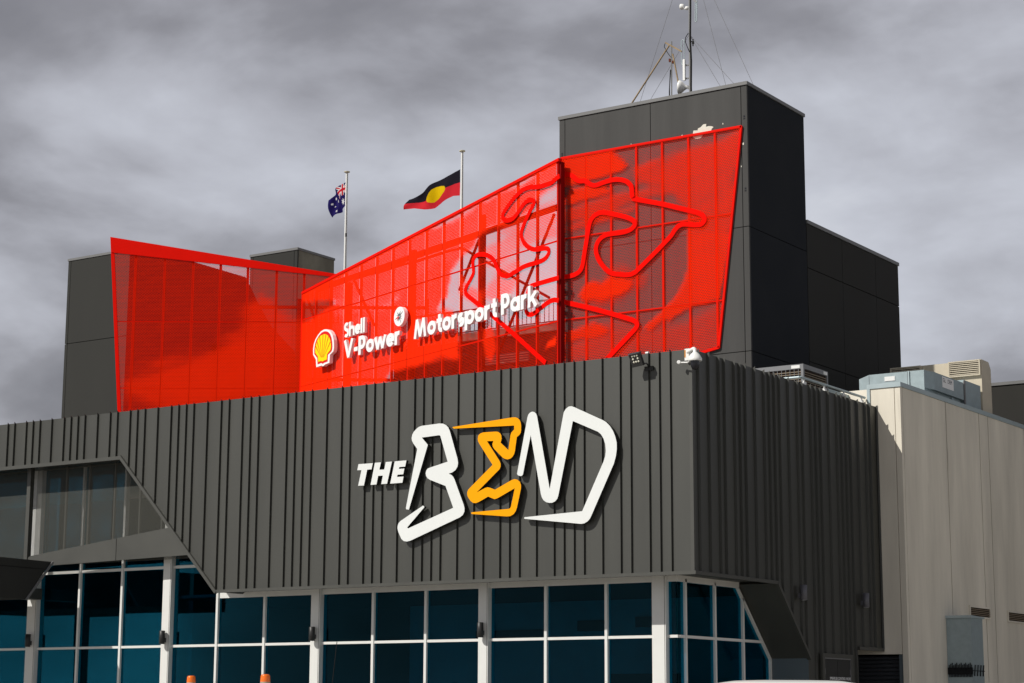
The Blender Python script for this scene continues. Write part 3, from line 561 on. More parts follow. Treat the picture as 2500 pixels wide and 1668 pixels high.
# right screen on the tower
SCR = thing('perforated_screen', onC(-4, 7.9), 'red perforated screen with slanted right edge fixed flat on the dark tower', 'screen', 'red perforated screens')
ZC1, ZC2 = 9.949, 11.754
def edgeC(z): return -3.106+(z-13.590)/(13.590-8.975)*0.604
cm = [-7.541,-6.911,-6.279,-5.644,-5.009,-4.374,-3.740]
def botC(x): return 8.975+(x--3.710)*0.172
zr = [None, ZC1, ZC2, 13.588]
for ci in range(7):
    a = cm[ci]; b = cm[ci+1] if ci < 6 else None
    for r in range(3):
        z0 = zr[r]; z1 = zr[r+1]
        bl = z0 if z0 else botC(a)
        b0 = b if b is not None else edgeC(z0 if z0 else 8.975); b1 = b if b is not None else edgeC(z1)
        br = z0 if z0 else botC(b0)
        q = [(a, bl), (b0, br), (b1, z1), (a, z1)]
        sheet('mesh_panel', q, lambda s, z: onC(s, z), 0.2, D['covC'], 11.0, 'red_mesh', SCR, (0.5, 1.5, 0.2, 0.45))
for x in cm[0:]:
    g = G(); g.beam(onC(x, botC(x)+0.01, -0.022), onC(x, 13.569, -0.022), 0.045, 0.03, Y_); g.build('mullion', 'red_paint', SCR)
for z in (ZC1, ZC2):
    g = G(); g.beam(onC(-7.531, z, -0.018), onC(edgeC(z), z, -0.018), 0.018, 0.028); g.build('rail', 'red_paint', SCR)
g = G(); g.beam(onC(-7.552, 13.580, -0.02), onC(-3.110, 13.580, -0.02), 0.05, 0.05); g.build('edge_rail', 'red_paint', SCR)
g = G(); g.beam(onC(edgeC(13.590)-0.01, 13.590, -0.02), onC(-3.719, 8.967, -0.02), 0.05, 0.05, Y_); g.build('edge_rail', 'red_paint', SCR)
g = G(); g.beam(onC(-7.531, botC(-7.531), -0.02), onC(-3.708, botC(-3.708), -0.02), 0.05, 0.06); g.build('edge_rail', 'red_paint', SCR)
# left screen
SA = thing('perforated_screen', onA(-2, 7.5), 'darker red perforated screen with a solid band along its falling top edge, at the left', 'screen', 'red perforated screens')
def topA(s): return 13.945+(s+5.365)/6.087*-0.989
def bandA(s): return 13.527+(s+5.332)/5.785*-0.627
def leftA(z): return -4.984+(z-9.290)/4.655*-0.381
am = [None,-4.672,-3.896,-3.143,-2.421,-1.698,-0.933,-0.201,0.742]
for ci in range(8):
    a, b = am[ci], am[ci+1]
    for z0, z1 in ((7.4, Z1), (Z1, Z2), (Z2, None)):
        a0 = a if a is not None else leftA(z0); a1 = a if a is not None else leftA(z1 or 13.528)
        q = [(a0, z0), (b, z0), (b, z1 or bandA(b)+0.02), (a1, z1 or bandA(a1)+0.02)]
        sheet('mesh_panel', q, lambda s, z: onA(s, z), 0.37, D['covA'], 21.0, 'red_mesh', SA, (0.35, 1.4, 0.1, 0.2))
G().prism([(leftA(bandA(-5.322)),bandA(-5.333)),(0.76,bandA(0.76)),(0.76,topA(0.76)),(-5.365,13.945)], PA, dA, UP, nA, -0.03, 0.02).build('solid_band', 'red_paint', SA)
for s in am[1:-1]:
    g = G(); g.beam(onA(s, 7.4, -0.06), onA(s, bandA(s), -0.06), 0.065 if s > -4.5 else 0.07, 0.07, nA); g.build('mullion', 'mullion_red_shaded', SA)
for z in (Z1, Z2):
    g = G(); g.beam(onA(leftA(z), z, -0.035), onA(0.74, z, -0.035), 0.03, 0.025); g.build('rail', 'red_paint', SA)
g = G(); g.beam(onA(leftA(7.4)+0.04, 7.4, -0.03), onA(leftA(13.528)+0.04, 13.528, -0.03), 0.09, 0.07, nA); g.build('edge_rail', 'red_paint', SA)
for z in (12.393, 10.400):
    g = G(); g.beam(onA(-5.142, z, -1.6), onA(3.0, z, -1.6), 0.08, 0.08); g.build('back_rail', 'frame_red_shaded', SA)
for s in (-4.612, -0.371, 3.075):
    g = G(); g.beam(onA(s-0.1, 7.4, -1.6), onA(s-0.1, 12.626, -1.6), 0.12, 0.12, nA); g.build('frame_post', 'frame_red_shaded', SA)
G().prism(D['rearA'], PA, dA, UP, nA, -1.34, -1.30).build('rear_sheet', 'rear_red_shaded', SA)

# ------------------------------------------------------------------ circuit outline on the two right screens
def catmull(P, n=5):
    P = [np.array(p) for p in P]; o = []
    for i in range(len(P)-1):
        p0 = P[max(i-1, 0)]; p1 = P[i]; p2 = P[i+1]; p3 = P[min(i+2, len(P)-1)]
        for k in range(n):
            t = k/n; o.append(0.5*((2*p1)+(p2-p0)*t+(2*p0-5*p1+4*p2-p3)*t*t+(3*p1-p0-3*p2+p3)*t**3))
    o.append(P[-1]); return o
def ribbon(name, pts, to3, wd, parent, o1=0.035, o0=0.018):
    C = catmull(pts); n = len(C); vs = []; fs = []
    for i in range(n):
        t = C[min(i+1, n-1)]-C[max(i-1, 0)]; t = t/np.linalg.norm(t); nn = np.array([-t[1], t[0]])*wd/2
        for off in (o1, o0):
            for sg in (1, -1):
                q = C[i]+nn*sg; vs.append(to3(q[0], q[1], off))
    for i in range(n-1):
        a, b = 4*i, 4*i+4
        fs += [(a, a+1, b+1, b), (a+2, b+2, b+3, a+3), (a, b, b+2, a+2), (a+1, a+3, b+3, b+1)]
    fs += [(0, 2, 3, 1), (4*n-4, 4*n-3, 4*n-1, 4*n-2)]
    g = G(); g.add(vs, fs); return g.build(name, 'track_red', parent)
TR = thing('circuit_outline', onB(0, 8.5, 0.06), 'bright red race circuit outline winding across the two right-hand screens', 'wall sign')
ribbon('track_strip', D['tC1'], onC, 0.108, TR, 0.016, 0.006); ribbon('track_strip', D['tC2'], onC, 0.108, TR, 0.016, 0.006)
ribbon('track_strip', D['tB1'], onB, 0.106, TR); ribbon('track_strip', D['tB2'], onB, 0.106, TR)

# ------------------------------------------------------------------ main logo on the front cladding
LG = thing('logo_sign', (-3.9, -0.07, 5.0), 'large white and orange raised logo lettering on the ribbed grey front', 'sign')
def raised(name, poly, m):
    g = G(); g.prism(poly, (0,0,0), X_, Z_, Y_, -0.105, -0.042); o = g.build(name, m, LG); o.data.materials.append(MATS['sign_edge'])
    for p in o.data.polygons:
        if abs(p.normal.y) < 0.5: p.material_index = 1
    return o
for k in ('T', 'H', 'e'): raised('small_letter', D[k], 'white_sign')
raised('letter_shape', D['B'], 'white_sign'); raised('letter_shape', D['E'], 'orange_sign'); raised('letter_shape', D['ND'], 'white_sign')

# ------------------------------------------------------------------ lettering on the middle screen
def arc(cx, cy, rx, ry, a0, a1, n=18): return [(cx+rx*math.cos(math.radians(a0+(a1-a0)*i/n)), cy+ry*math.sin(math.radians(a0+(a1-a0)*i/n))) for i in range(n+1)]
W_ = 0.212; XH = 0.70; r_ = XH/2-W_/2
def ring(cx): return arc(cx, XH/2, r_, r_, 0, 360, 28)
GL = {   # advance width, strokes (polylines, stroke width 0.2)
 'o': (0.76, [ring(0.36)]),
 'p': (0.78, [ring(0.40), [(0.10, XH), (0.10, -0.26)]]),
 'a': (0.78, [ring(0.36), [(0.62, XH), (0.62, 0.0)]]),
 'e': (0.74, [arc(0.36, XH/2, r_, r_, 0, 318, 26), [(0.12, XH/2), (0.70, XH/2)]]),
 'r': (0.50, [[(0.10, XH), (0.10, 0)], arc(0.36, XH-0.10-0.24, 0.26, 0.24, 165, 78, 8)]),
 't': (0.48, [[(0.24, 0.93), (0.24, 0.26)]+arc(0.42, 0.27, 0.18, 0.17, 180, 285, 6), [(0.02, XH-0.09), (0.46, XH-0.09)]]),
 's': (0.56, [arc(0.26, XH-0.265, 0.165, 0.165, 50, 230, 9)[::1]+arc(0.26, 0.24, 0.165, 0.14, 70, -130, 10)]),
 'h': (0.74, [[(0.10, 1.0), (0.10, 0)], arc(0.36, XH-0.36, 0.26, 0.26, 180, 0, 12)+[(0.62, 0)]]),
 'l': (0.31, [[(0.12, 1.02), (0.12, 0)]]),
 'k': (0.72, [[(0.10, 1.04), (0.10, 0)], [(0.14, 0.30), (0.60, XH)], [(0.30, 0.44), (0.62, 0.0)]]),
 'w': (1.02, [[(0.06, XH), (0.28, 0.03)], [(0.28, 0.03), (0.50, XH-0.04)], [(0.50, XH-0.04), (0.72, 0.03)], [(0.72, 0.03), (0.94, XH)]]),
 'V': (0.92, [[(0.10, 1.0), (0.44, 0.03)], [(0.44, 0.03), (0.78, 1.0)]]),
 'P': (0.70, [[(0.12, 1.0), (0.12, 0)], [(0.12, 0.90), (0.33, 0.90)]+arc(0.33, 0.645, 0.22, 0.255, 90, -90, 12)+[(0.12, 0.39)]]),
 'M': (1.14, [[(0.10, 0.0), (0.26, 0.97)], [(0.26, 0.97), (0.54, 0.06)], [(0.54, 0.06), (0.82, 0.97)], [(0.82, 0.97), (0.98, 0.0)]]),
 'S': (0.66, [arc(0.31, 0.715, 0.205, 0.20, 40, 235, 12)+arc(0.30, 0.29, 0.215, 0.20, 65, -140, 14)]),
 '-': (0.42, [[(0.03, 0.37), (0.36, 0.37)]]),
}
def stroke_prism(g, pts, wd, to3, d0, d1, ends=True):
    n = len(pts); P = [np.array(p) for p in pts]; closed = np.linalg.norm(P[0]-P[-1]) < 1e-4
    vs = []; fs = []
    for i in range(n):
        if closed: t = P[(i+1) % (n-1) if i == n-1 else i+1]-P[(i-1) if i > 0 else n-2]
        else: t = P[min(i+1, n-1)]-P[max(i-1, 0)]
        t = t/np.linalg.norm(t); nn = np.array([-t[1], t[0]])*wd/2
        for dd in (d1, d0):
            for sg in (1, -1):
                q = P[i]+nn*sg; vs.append(to3(q[0], q[1], dd))
    for i in range(n-1):
        a, b = 4*i, 4*i+4
        fs += [(a, a+1, b+1, b), (a+2, b+2, b+3, a+3), (a, b, b+2, a+2), (a+1, a+3, b+3, b+1)]
    if not closed: fs += [(0, 2, 3, 1), (4*n-4, 4*n-3, 4*n-1, 4*n-2)]
    g.add(vs, fs)
def word(txt, s0, s1, z, cap, parent, d0=0.09, d1=0.165):
    tot = sum(GL[c][0] for c in txt)-0.10; sx = (s0-s1)/tot; x = 0.0
    for ch in txt:
        adv, st = GL[ch]; g = G()
        for k, p in enumerate(st):
            stroke_prism(g, p, W_*(0.9 if ch in 'wMVk' else 1.0), lambda a, b, d, x=x, k=k: onB(s0-(x+a)*sx, z+b*cap, d+(0.002*k if d > 0.1 else 0)), d0, d1)
        g.build('letter', 'white_letter', parent); x += adv
LT = thing('lettering', onB(7.7, 10.27, 0.1), 'short raised white word in the upper row, between scallop emblem and round emblem', 'sign', 'white raised lettering')
word('Shell', 8.673, 7.697, 10.803, 0.366, LT)
LT = thing('lettering', onB(7, 9.76, 0.1), 'raised white hyphenated word in the lower row, right of the scallop emblem', 'sign', 'white raised lettering')
word('V-Power', 8.673, 6.096, 10.262, 0.467, LT)
LT = thing('lettering', onB(3, 9.79, 0.1), 'longest raised white lettering, two words running up to the circuit outline', 'sign', 'white raised lettering')
word('Motorsport', 5.460, 2.099, 10.283, 0.467, LT); word('Park', 1.908, 0.583, 10.294, 0.467, LT)
PC = thing('scallop_emblem', onB(9.0, 9.6, 0.1), 'raised yellow and red scallop shell emblem with white border', 'sign')
def plate(name, poly, d0, d1, m): return G().prism(poly, B0, dB, UP, nB, d0, d1).build(name, m, PC)
plate('white_border', D['pec_w'], 0.07, 0.17, 'white_letter'); plate('red_field', D['pec_r'], 0.165, 0.174, 'logo_red'); plate('yellow_scallop', D['pec_y'], 0.17, 0.178, 'logo_yellow')
for a, b in D['pec_rib']:
    a = V((a[0], a[1], 0)); b = V((b[0], b[1], 0)); t = (b-a).normalized(); nn = V((-t.y, t.x, 0))
    plate('scallop_groove', [tuple((a+nn*0.013)[:2]), tuple((a-nn*0.013)[:2]), tuple((b-nn*0.003)[:2]), tuple((b+nn*0.003)[:2])], 0.175, 0.181, 'logo_red')
EM = thing('round_emblem', onB(5.74, 10.2, 0.1), 'round white disc with a dark starburst between the two rows of lettering', 'sign')
c = D['disc'][0]; rr_ = 0.235
G().prism([(c[0]+rr_*math.cos(2*math.pi*i/32), c[1]+rr_*math.sin(2*math.pi*i/32)) for i in range(32)], B0, dB, UP, nB, 0.07, 0.17).build('disc', 'white_letter', EM)
for k in range(11):
    a = 2*math.pi*k/11+0.2; ln = (0.14, 0.19, 0.12)[k % 3]; t = V((math.cos(a), math.sin(a), 0)); nn = V((-t.y, t.x, 0)); cc = V((c[0], c[1], 0)); q = cc+t*0.02
    P = [tuple((q+nn*0.018)[:2]), tuple((q-nn*0.018)[:2]), tuple((cc+t*ln+nn*0.02)[:2])]
    G().prism(P, B0, dB, UP, nB, 0.168, 0.173+0.0006*k).build('star_ray', 'logo_red' if k in (9, 10) else 'lamp_grey', EM)

# ------------------------------------------------------------------ dark tower and the lower block behind it
TW = thing('dark_tower', (-5.2, 9.4, 6.5), 'tall dark grey precast tower standing behind the red screen, antennas on top', 'tower')
tx0, tx1, ty0, ty1, tz = -7.612, -2.995, 7.992, 10.716, 14.471
bx('core', 'dark_core', TW, tx0+0.03, tx1-0.03, ty0+0.03, ty1-0.03, 6.5, tz-0.02)
jz = [6.5, 8.841, 11.444, tz]
for z0, z1 in zip(jz, jz[1:]):
    for a, b in ((tx0, tx0+0.135), (tx0+0.15, -5.311), (-5.295, -3.137), (-3.121, tx1)):
        bx('panel', 'tower_paint', TW, a, b, ty0, ty0+0.05, z0+0.008, z1-0.008)
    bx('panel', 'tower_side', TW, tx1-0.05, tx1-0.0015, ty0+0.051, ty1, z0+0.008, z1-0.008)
    bx('panel', 'tower_paint', TW, tx0+0.0015, tx0+0.05, ty0+0.051, ty1, z0+0.008, z1-0.008)
    bx('panel', 'tower_paint', TW, tx0+0.051, tx1-0.051, ty1-0.05, ty1-0.002, z0+0.008, z1-0.008)
g = G(); g.box(tx0-0.025, tx1+0.025, ty0-0.025, ty0+0.25, tz+0.002, tz+0.075); g.box(tx1-0.25, tx1+0.025, ty0+0.25, ty1+0.025, tz+0.002, tz+0.075); g.box(tx0-0.025, tx1-0.25, ty1-0.25, ty1+0.025, tz+0.002, tz+0.075); g.box(tx0-0.025, tx0+0.25, ty0+0.25, ty1-0.25, tz+0.002, tz+0.075)
g.build('coping', 'coping', TW)
bx('roof', 'roofing', TW, tx0+0.25, tx1-0.25, ty0+0.25, ty1-0.25, tz-0.1, tz-0.02)
def lifter(x, z):
    g = G(); g.lathe((x, ty0-0.001, z+0.028), (0,-1,0), [(0,0.022),(0.003,0.022)], 10); g.box(x-0.02, x+0.02, ty0-0.004, ty0-0.001, z-0.035, z-0.008); g.build('lifting_recess', 'black_plastic', TW)
for x, z in ((-3.058, 13.771), (-3.058, 12.224), (-7.542, 13.665)): lifter(x, z)
pts = []
for k in range(26):
    a = 2*math.pi*k/26; rr = 1+0.55*noise.noise(V((math.cos(a)*2.6, math.sin(a)*2.6, 3)))+0.12*math.sin(5*a)
    pts.append((-4.054+0.24*rr*math.cos(a), 13.623+0.11*rr*math.sin(a)+(0.03 if math.cos(a) > 0 else -0.02)))
G().prism(pts, (0,0,0), X_, Z_, Y_, ty0-0.006, ty0-0.002).build('peeling_paint', 'peel_paint', TW)
for x, z, w_ in ((-4.531,13.612,0.018),(-3.556,13.718,0.013),(-6.206,13.549,0.012),(-5.782,13.634,0.008),(-3.089,13.210,0.02),(-3.142,12.732,0.012)):
    G().prism([(x+w_*math.cos(2*math.pi*i/7)*(0.7+0.5*((i*37)%5)/5), z+w_*1.5*math.sin(2*math.pi*i/7)) for i in range(7)], (0,0,0), X_, Z_, Y_, ty0-0.006, ty0-0.002).build('paint_chip', 'peel_paint', TW)
LB = thing('dark_block', (-5, 13, 6.5), 'lower dark panelled block directly behind the tall tower on the right', 'building')
bx('core', 'dark_core', LB, tx0, tx1-0.03, ty1+0.01, 15.705, 6.5, 12.064)
by = [ty1+0.02, 12.556, 14.394, 15.735]
for a, b in zip(by, by[1:]):
    for z0, z1 in ((6.5, 9.022), (9.035, 11.089), (11.103, 12.075)):
        bx('panel', 'block_paint', LB, tx1-0.04, tx1-0.002, a+0.008, b-0.008, z0, z1-0.004)
bx('panel', 'block_paint', LB, tx0, tx1-0.05, 15.715, 15.734, 6.5, 12.070)
g = G(); g.box(tx0, tx1+0.02, ty1+0.03, 15.758, 12.080, 12.160); g.build('coping', 'coping', LB)

# ------------------------------------------------------------------ pale concrete building at right
CB = thing('concrete_building', (0, 12, 0), 'pale precast concrete building with metal roof capping at the right edge', 'building')
cx_ = 0.501; cy_ = 7.245
bx('core', 'dark_core', CB, -6.0, cx_-0.12, cy_+0.12, 18.9, 2.75, 7.60)
bx('core', 'dark_core', CB, -6.0, cx_-0.12, 8.2, 18.9, 0.0, 2.75)
bx('wall_panel', 'concrete', CB, -3.2, 0.378, cy_, cy_+0.1, 2.69, 7.69)
bx('wall_panel', 'concrete', CB, 0.39, cx_, cy_+0.001, cy_+0.1, 0.0, 7.69)
sy = [cy_+0.101, 9.519, 11.322, 11.835, 14.0, 16.3, 18.9]
for a, b in zip(sy, sy[1:]):
    bx('wall_panel', 'concrete', CB, cx_-0.1, cx_-0.001, a+0.018, b-0.018, 0.0, 7.69)
g = G(); g.box(-0.165, cx_+0.02, cy_-0.02, cy_+0.12, 7.692, 7.78); g.box(cx_-0.14, cx_+0.02, cy_+0.12, 18.9, 7.692, 7.78); g.box(-0.165, -0.105, cy_-0.022, cy_-0.003, 6.6, 7.69); g.build('roof_capping', 'galvanised_cap', CB)
bx('roof', 'roofing', CB, -6, cx_-0.2, cy_+0.2, 18.9, 7.3, 7.36)
def vent(y0, y1, z0, z1, n):
    v_ = G(); v_.box(cx_+0.001, cx_+0.03, y0, y1, z1-0.035, z1); v_.box(cx_+0.001, cx_+0.03, y0, y1, z0, z0+0.035); v_.box(cx_+0.001, cx_+0.03, y0, y0+0.035, z0+0.035, z1-0.035); v_.box(cx_+0.001, cx_+0.03, y1-0.035, y1, z0+0.035, z1-0.035)
    o = v_.build('vent_frame', 'concrete', CB)
    bx('vent_back', 'vent_dark', o, cx_+0.001, cx_+0.004, y0+0.03, y1-0.03, z0+0.03, z1-0.03)
    for k in range(n):
        zc = z0+0.05+(z1-z0-0.1)*(k+0.5)/n
        g = G(); g.beam((cx_+0.018, y0+0.04, zc), (cx_+0.018, y1-0.04, zc), 0.03, 0.012); g.build('vent_slat', 'ac_fin', o)
vent(10.36, 11.5, 3.49, 3.73, 4); vent(12.5, 13.7, 3.48, 3.72, 4)
# downpipe housing with spikes
DP = thing('duct_housing', (0.6, 9.9, 0), 'grey sheet metal duct housing on the concrete wall with a dark strip of spikes', 'duct')
bx('housing', 'galvanised', DP, cx_+0.003, 1.0, 9.14, 9.75, 0.0, 3.42)
G().prism([(9.10,3.42),(9.80,3.42),(9.80,3.45),(9.10,3.47)], (0,0,0), Y_, Z_, X_, cx_+0.003, 1.03).build('cap', 'galvanised_cap', DP)
g = G(); g.box(cx_+0.01, 1.01, 9.12, 9.139, 2.35, 2.48)
for k in range(16):
    x = cx_+0.04+0.03*k; g.tube((x, 9.13, 2.30), (x+0.01, 9.10, 2.53+0.02*(k % 3)), 0.01, 5)
g.build('spike_strip', 'spike_dark', DP)
g = G()
for k in range(4): g.tube((1.015, 9.2+0.15*k, 2.32), (1.03, 9.21+0.15*k, 2.53), 0.012, 5)
g.tube((1.012, 9.15, 2.42), (1.012, 9.74, 2.42), 0.008, 5); g.build('spike_strip', 'spike_dark', DP)
# roller shutter in the recess
RS = thing('roller_shutter', (-0.6, 7.5, 0), 'dark slatted roller shutter in the recess beside the pale concrete corner', 'shutter')
g = G(); g.box(0.30, 0.376, 7.28, 7.42, 0.0, 2.685); g.build('guide', 'panel_blue_grey', RS)
for k in range(36):
    z = 0.02+0.0735*k
    g = G(); g.prism([(7.44,z),(7.415,z+0.012),(7.40,z+0.036),(7.415,z+0.06),(7.44,z+0.0705)], (0,0,0), Y_, Z_, X_, -3.0, 0.299); g.build('slat', 'shutter_grey', RS)
# valve cupboard door
DR = thing('cupboard_door', (0.03, 5.1, 0), 'black double cupboard door lettered SPRINKLER CONTROL VALVES in the ribbed side wall', 'door')
g = G(); g.box(0.036, 0.075, 4.47, 4.55, 0, 2.64); g.box(0.036, 0.075, 5.66, 5.74, 0, 2.64); g.box(0.036, 0.075, 4.55, 5.66, 2.57, 2.64); g.build('door_frame', 'steel_trim', DR)
bx('frame_edge', 'coping', DR, 0.05, 0.07, 4.55, 5.66, 2.545, 2.568); bx('frame_edge', 'coping', DR, 0.05, 0.07, 4.551, 4.565, 0, 2.544); bx('frame_edge', 'coping', DR, 0.05, 0.07, 5.645, 5.659, 0, 2.544)
bx('leaf', 'lamp_black', DR, 0.04, 0.055, 4.57, 5.10, 0.02, 2.54); bx('leaf', 'lamp_black', DR, 0.04, 0.055, 5.11, 5.64, 0.02, 2.54)
for y in (4.575, 5.628):
    for z in (2.28, 2.08): bx('hinge', 'coping', DR, 0.055, 0.068, y-0.008, y+0.008, z, z+0.1)
def text_obj(name, s, size, loc, rot, m, parent, extrude=0.002, bold=0.0):
    cu = bpy.data.curves.new(name, 'FONT'); cu.body = s; cu.size = size; cu.extrude = extrude; cu.offset = bold
    t = bpy.data.objects.new(name, cu); COL.objects.link(t); t.location = loc; t.rotation_euler = rot
    bpy.context.view_layer.update()
    me = bpy.data.meshes.new_from_object(t.evaluated_get(bpy.context.evaluated_depsgraph_get())); me.transform(t.matrix_world)
    bpy.data.objects.remove(t)
    me.materials.clear()
    return link(name, me, m, parent)
text_obj('door_lettering', 'SPRINKLER CONTROL VALVES', 0.066, (0.058, 4.77, 2.19), (math.pi/2, 0, math.pi/2), 'text_white', DR, 0.001, 0.002)

# ------------------------------------------------------------------ far boxes
def boxtower(name, label, x0, x1, y0, y1, z, joint, side_m=None):
    T = thing(name, ((x0+x1)/2, (y0+y1)/2, 6.0), label, 'tower')
    bx('core', 'dark_core', T, x0+0.03, x1-0.03, y0+0.03, y1-0.03, 6.0, z-0.08)
    for z0, z1 in ((6.0, joint), (joint+0.018, z-0.07)):
        bx('panel', 'box_paint', T, x0, x0+0.10, y0, y0+0.05, z0, z1); bx('panel', 'box_paint', T, x0+0.115, x1-0.125, y0, y0+0.05, z0, z1); bx('panel', 'box_paint', T, x1-0.11, x1, y0, y0+0.05, z0, z1)
        bx('panel', side_m or 'box_paint', T, x1-0.05, x1-0.002, y0+0.051, y1, z0, z1); bx('panel', 'box_paint', T, x0+0.002, x0+0.05, y0+0.051, y1, z0, z1)
    bx('coping', 'coping', T, x0-0.02, x1+0.02, y0-0.02, y1+0.02, z-0.068, z)
    return T
boxtower('stair_tower', 'dark grey stair tower partly hidden behind the left red screen', -27.146, -24.548, 11.994, 15.970, 14.545, 12.011)
boxtower('lift_tower', 'distant square tower, dark front and bare concrete side, rising above the left screen', -22.237, -20.477, 14.379, 16.023, 14.514, 11.142, 'raw_concrete')
RB = thing('rear_block', (-11, 14, 6.5), 'rear building wing with pale slab edge and railing seen through the red mesh', 'building')
ry = 11.199
bx('wall', 'block_paint', RB, -14.6, tx0-0.08, ry+0.05, 18.0, 6.5, 10.485)
bx('slab', 'slab_concrete', RB, -14.6, tx0-0.04, ry-0.02, 18.1, 10.495, 10.686)
lv = bx('louvre', 'lamp_grey', RB, -11.985, -10.522, ry+0.02, ry+0.048, 9.827, 10.082)
for k in range(4): bx('louvre_blade', 'beige_metal', lv, -11.963, -10.543, ry, ry+0.018, 9.854+0.058*k, 9.870+0.058*k)
rl = bx('railing', 'coping', RB, -14.5, tx0-0.08, ry+0.05, ry+0.09, 11.248, 11.285)
bx('railing_bottom', 'coping', rl, -14.5, tx0-0.08, ry+0.055, ry+0.085, 10.718, 10.744)
for k in range(58): bx('baluster', 'coping', rl, -14.45+0.127*k, -14.437+0.127*k, ry+0.063, ry+0.077, 10.744, 11.248)
FB = thing('far_building', (2, 23, 0), 'dark wall of a far building at the right edge, half in shadow', 'building')
bx('wall', 'block_paint', FB, -6, 14, 19.2, 28, 0, 9.58)
bx('coping', 'coping', FB, -6.02, 14.02, 19.17, 28.02, 9.583, 9.66)
bx('wall_joint', 'dark_core', FB, -6, 14, 19.193, 19.197, 8.55, 8.562)

# ------------------------------------------------------------------ roof plant
AC = thing('air_conditioner', (-0.9, 5.5, 7.0), 'grey louvred air conditioning unit behind the side parapet', 'air conditioner')
ax0, ax1, ay0, ay1 = -1.5, -0.425, 5.0, 6.06
bx('coil', 'vent_dark', AC, ax0+0.03, ax1-0.03, ay0+0.03, ay1-0.03, 6.7, 7.80)
g = G(); g.box(ax0, ax1, ay0, ay1, 7.80, 7.886)
for x in (ax0, ax1-0.05):
    for y in (ay0, ay1-0.05): g.box(x, x+0.05, y, y+0.05, 6.62, 7.80)
g.build('casing', 'ac_grey', AC)
for k in range(24):
    z = 6.75+0.043*k; g = G(); g.box(ax0+0.05, ax1-0.05, ay0+0.008, ay0+0.02, z, z+0.011); g.box(ax1-0.02, ax1-0.008, ay0+0.05, ay1-0.05, z, z+0.011); g.build('grille_bar', 'ac_fin', AC)
for k in range(12): g = G(); g.box(ax0+0.12+0.085*k, ax0+0.128+0.085*k, ay0+0.003, ay0+0.008, 6.7, 7.80); g.build('grille_wire', 'ac_grey', AC)
bx('maker_plate', 'white_plastic', AC, ax1-0.24, ax1-0.07, ay0-0.004, ay0-0.001, 7.812, 7.868); bx('maker_plate', 'white_plastic', AC, ax1+0.001, ax1+0.004, ay1-0.2, ay1-0.04, 7.812, 7.868)
HR = thing('handrail', (-0.2, 5.5, 6.6), 'pale grey pipe handrail running along the side parapet', 'railing')
hz = 7.53
g = G(); g.path([(-0.9,4.4,hz),(-0.22,4.4,hz),(-0.203,4.42,hz),(-0.203,7.2,hz)], 0.024, 10); g.build('rail', 'galvanised_cap', HR)
for y in (4.55, 5.4, 6.25, 7.05):
    g = G(); g.tube((-0.203,y,6.6), (-0.203,y,hz-0.02), 0.02, 8); g.box(-0.235,-0.17,y-0.035,y+0.035,7.28,7.46); g.build('post', 'white_plastic', HR)
GD = thing('sheet_duct', (-1.6, 6.6, 6.6), 'low galvanised duct behind the handrail', 'duct')
g = G(); g.box(-1.3, -0.55, 6.1, 8.2, 7.1, 7.62); g.build('duct_run', 'galvanised', GD)
GP = thing('plenum_box', (-0.3, 10, 7.36), 'blue-grey galvanised plenum on the concrete roof, beneath the beige cowl', 'duct')
zt_, zb_ = 8.29, 7.9
G().prism([(-1.1,zt_-0.07),(-1.1,zb_-0.04),(-0.92,zb_-0.04),(0.282,zb_-0.04),(0.282,zt_),(-0.888,zt_)], (0,0,0), X_, Z_, Y_, 9.0, 10.9).build('plenum', 'galvanised', GP)
G().prism([(0.283,9.002),(0.358,9.35),(0.358,10.9),(0.283,10.9)], (0,0,0), X_, Y_, Z_, zb_+0.03, zt_-0.002).build('side_hood', 'galvanised', GP)
bx('seam', 'lamp_grey', GP, -0.06, -0.045, 8.985, 8.998, zb_, zt_-0.01); bx('seam', 'galvanised_cap', GP, -0.045, -0.02, 8.975, 8.998, zb_, zt_)
bx('seam', 'lamp_grey', GP, -0.887, -0.882, 8.994, 8.999, zb_, zt_-0.002)
bx('label_plate', 'white_plastic', GP, -0.55, -0.33, 8.99, 8.997, 8.13, 8.22)
bx('label_plate', 'white_letter', GP, 0.36, 0.363, 9.75, 10.35, 8.04, 8.26)
text_obj('plate_lettering', 'GL   DEM', 0.12, (0.365, 9.78, 8.15), (math.pi/2, 0, math.pi/2), 'lamp_grey', GP, 0.0006)
bx('stand', 'galvanised', GP, -1.05, 0.3, 9.1, 9.2, 7.36, zb_-0.045); bx('stand', 'galvanised', GP, 0.25, 0.34, 10.3, 10.4, 7.36, zb_)
bx('tall_panel', 'galvanised', GP, -0.3, 0.345, 10.96, 11.9, 7.36, 8.36); bx('panel_edge', 'coping', GP, 0.347, 0.37, 10.92, 10.99, 7.5, 8.33)
BG = thing('beige_cowl', (-0.6, 12.5, 7.36), 'beige rooftop air cowl with horizontal louvres above the plenum', 'duct')
G().prism([(12.0,7.36),(12.55,7.36),(12.55,8.80),(12.43,8.945),(12.0,8.95)], (0,0,0), Y_, Z_, X_, -0.37, 0.348).build('hood', 'beige_metal', BG)
G().prism([(12.02,7.36),(12.5,7.36),(12.5,8.80),(12.4,8.935),(12.02,8.935)], (0,0,0), Y_, Z_, X_, -1.7, -0.372).build('duct', 'beige_metal', BG)
